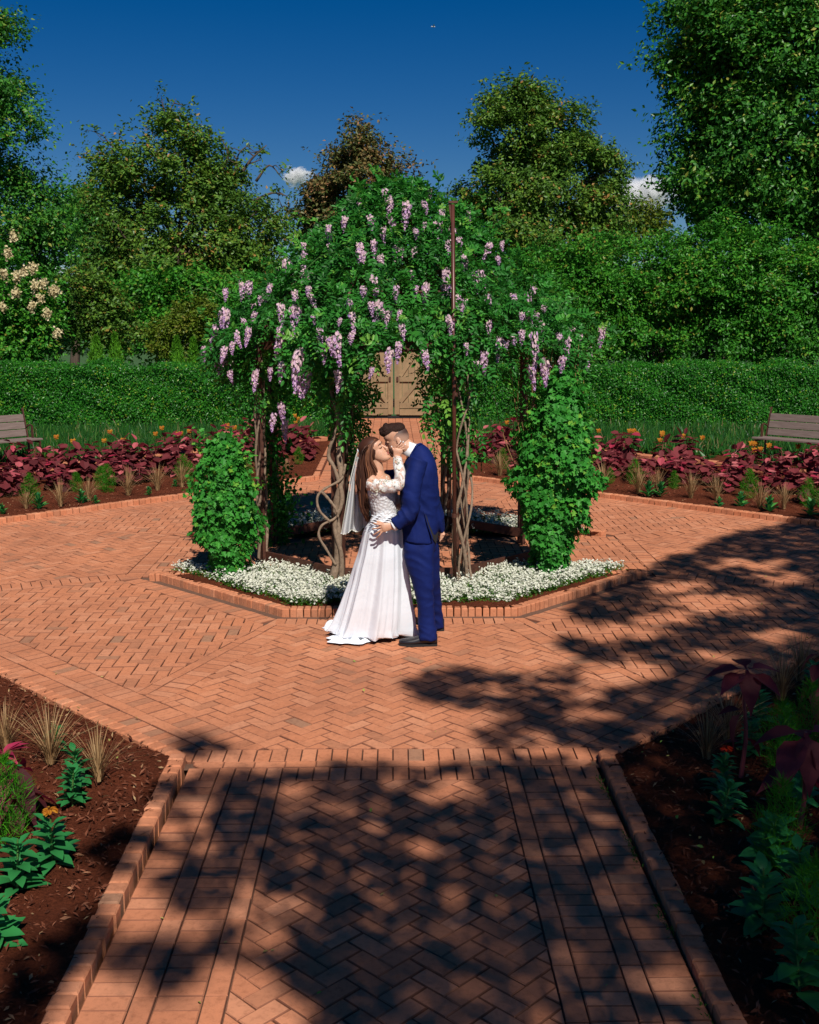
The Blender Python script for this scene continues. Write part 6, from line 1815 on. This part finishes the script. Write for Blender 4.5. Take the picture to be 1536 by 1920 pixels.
for cx_, cy_, rx, ry in LIGHT:
    rho = np.sqrt(((wx - cx_) / (rx + 8)) ** 2 + ((wy - cy_) / (ry + 5)) ** 2)
    dark &= rng.random(k) < np.clip((rho - .75) / .4, 0, 1)
dark &= rng.random(k) < .97
nz = np.sin(Gp[:, 0] * 2.1 + 1.3 * np.sin(Gp[:, 1] * 1.7)) * np.sin(Gp[:, 1] * 1.9 + Gp[:, 0])
outside = ~inside & (Gp[:, 0] > -2.0 + .25 * np.abs(Gp[:, 1] - 2)) & (Gp[:, 0] < 7.5 + .8 * np.sin(Gp[:, 1])) & (Gp[:, 1] < 13.5 + nz) & (nz > -.1) & (Gp[:, 1] > .2) & (Gp[:, 0] < 6.2)
keep = (inside & dark) | outside
Gp = Gp[keep]
sel = rng.random(len(Gp)) < 1.0
Gp = Gp[sel]
which = Gp[:, 1] + .35 * Gp[:, 0] > 7.6 + .5 * np.sin(Gp[:, 0] * 2)
for flag, base, name, lab, h0, h1 in ((False, (3.4, -5.6, -.15), 'shade_tree', 'leafy tree behind the viewpoint shading the front path', 7.2, 11.5), (True, (7.6, -.6, -.15), 'shade_tree', 'leafy tree right of the viewpoint shading the plaza', 7.4, 11.5)):
    q = Gp[which == flag]; n_ = len(q)
    cell = np.floor(q[:, 0] / .55) * 7.13 + np.floor(q[:, 1] / .55) * 3.71
    hz = h0 + (h1 - h0) * (np.mod(np.sin(cell) * 437.5, 1.0) * .8 + .2 * rng.random(n_))
    Pp = q + SUN[None] * (hz / SUN[2])[:, None]
    root = thing(name, lab, 'tree', base)
    b0 = np.array(base)
    g = Geo()
    leaves(g, Pp - b0, norm(SUN * .9 + rng.normal(0, .5, (n_, 3))), rdir(n_), rng.uniform(.07, .11, n_), 'kite')
    obj('crown', g, 'leaf_shade', root)
    tg = Geo(); cen = Pp.mean(0) - b0
    tube(tg, spline([(0, 0, 0), cen * .25 + [0, 0, 1.2], cen * .7 + [0, 0, .6], cen], 14), np.linspace(.3, .06, 14), 10)
    for e in Pp[rng.choice(n_, 22, replace=False)] - b0:
        st = cen * rng.uniform(.55, .85) + [0, 0, .3]
        tube(tg, spline([st, (st + e) / 2 + [0, 0, .3], e], 8), np.linspace(.06, .012, 8), 6)
    obj('trunk', tg, 'bark', root, smooth=True)

# ================================================================== clouds, and a far bird
scene.cycles.volume_bounces = 4
def cloud(label, px, py, w_, h_, dens, seed, Y=320.0):
    c = at(px, py, Y); s = Y / FPX
    m, t, b = nodemat('cloud_vapour_%d' % seed)
    t.nodes.remove(b)
    vp = t.nodes.new('ShaderNodeVolumePrincipled')
    vp.inputs['Color'].default_value = (.97, .97, .985, 1); vp.inputs['Anisotropy'].default_value = 0.0
    co = objco(t)
    sub = t.nodes.new('ShaderNodeVectorMath'); sub.operation = 'LENGTH'; link(t, co, sub.inputs[0])
    nz = noise(t, 2.1, 6, .62, co, .4)
    nt_ = t.nodes['Material Output']
    def math_(op, a, b_):
        q = t.nodes.new('ShaderNodeMath'); q.operation = op
        for i_, v in enumerate((a, b_)):
            if isinstance(v, (int, float)): q.inputs[i_].default_value = v
            else: link(t, v, q.inputs[i_])
        return q.outputs[0]
    base = math_('SUBTRACT', .62, sub.outputs['Value'])
    d_ = math_('ADD', base, math_('MULTIPLY', math_('SUBTRACT', nz, .5), 1.9))
    d_ = math_('MULTIPLY', math_('MAXIMUM', math_('MINIMUM', d_, .35), 0.0), dens)
    link(t, d_, vp.inputs['Density'])
    link(t, vp.outputs[0], nt_.inputs['Volume'])
    g = Geo(); ellipsoid(g, (0, 0, 0), (1, 1, 1), 24, 16)
    o = obj('cloud', g, m, loc=c, scale=(w_ * s, w_ * s * .6, h_ * s))
    tag(o, label, 'cloud')
cloud('white cloud low between the two right hand trees', 1200, 368, 95, 58, 3.2, 1)
cloud('small white cloud left of the russet tree', 556, 330, 38, 26, 5.0, 2)
cloud('faint low cloud above the hedge at the far left', 88, 508, 60, 16, 2.5, 3)
c = at(813, 50, 260)
root = thing('bird', 'tiny pale bird high in the blue sky', 'bird', c)
g = Geo(); ellipsoid(g, (0, 0, 0), (.42, .16, .12), 10, 7); ellipsoid(g, (-.45, 0, .06), (.13, .1, .1), 8, 6); obj('body', g, 'cloud_white', root, smooth=True)
for s in (-1, 1):
    g = Geo(); g.add([(-.12, s * .1, .05), (.14, s * .1, .05), (.22, s * .75, .28), (.0, s * .8, .3), (.1, s * 1.25, .18)], np.array([(0, 1, 2), (0, 2, 3), (3, 2, 4)])); obj('wing', g, 'cloud_white', root)
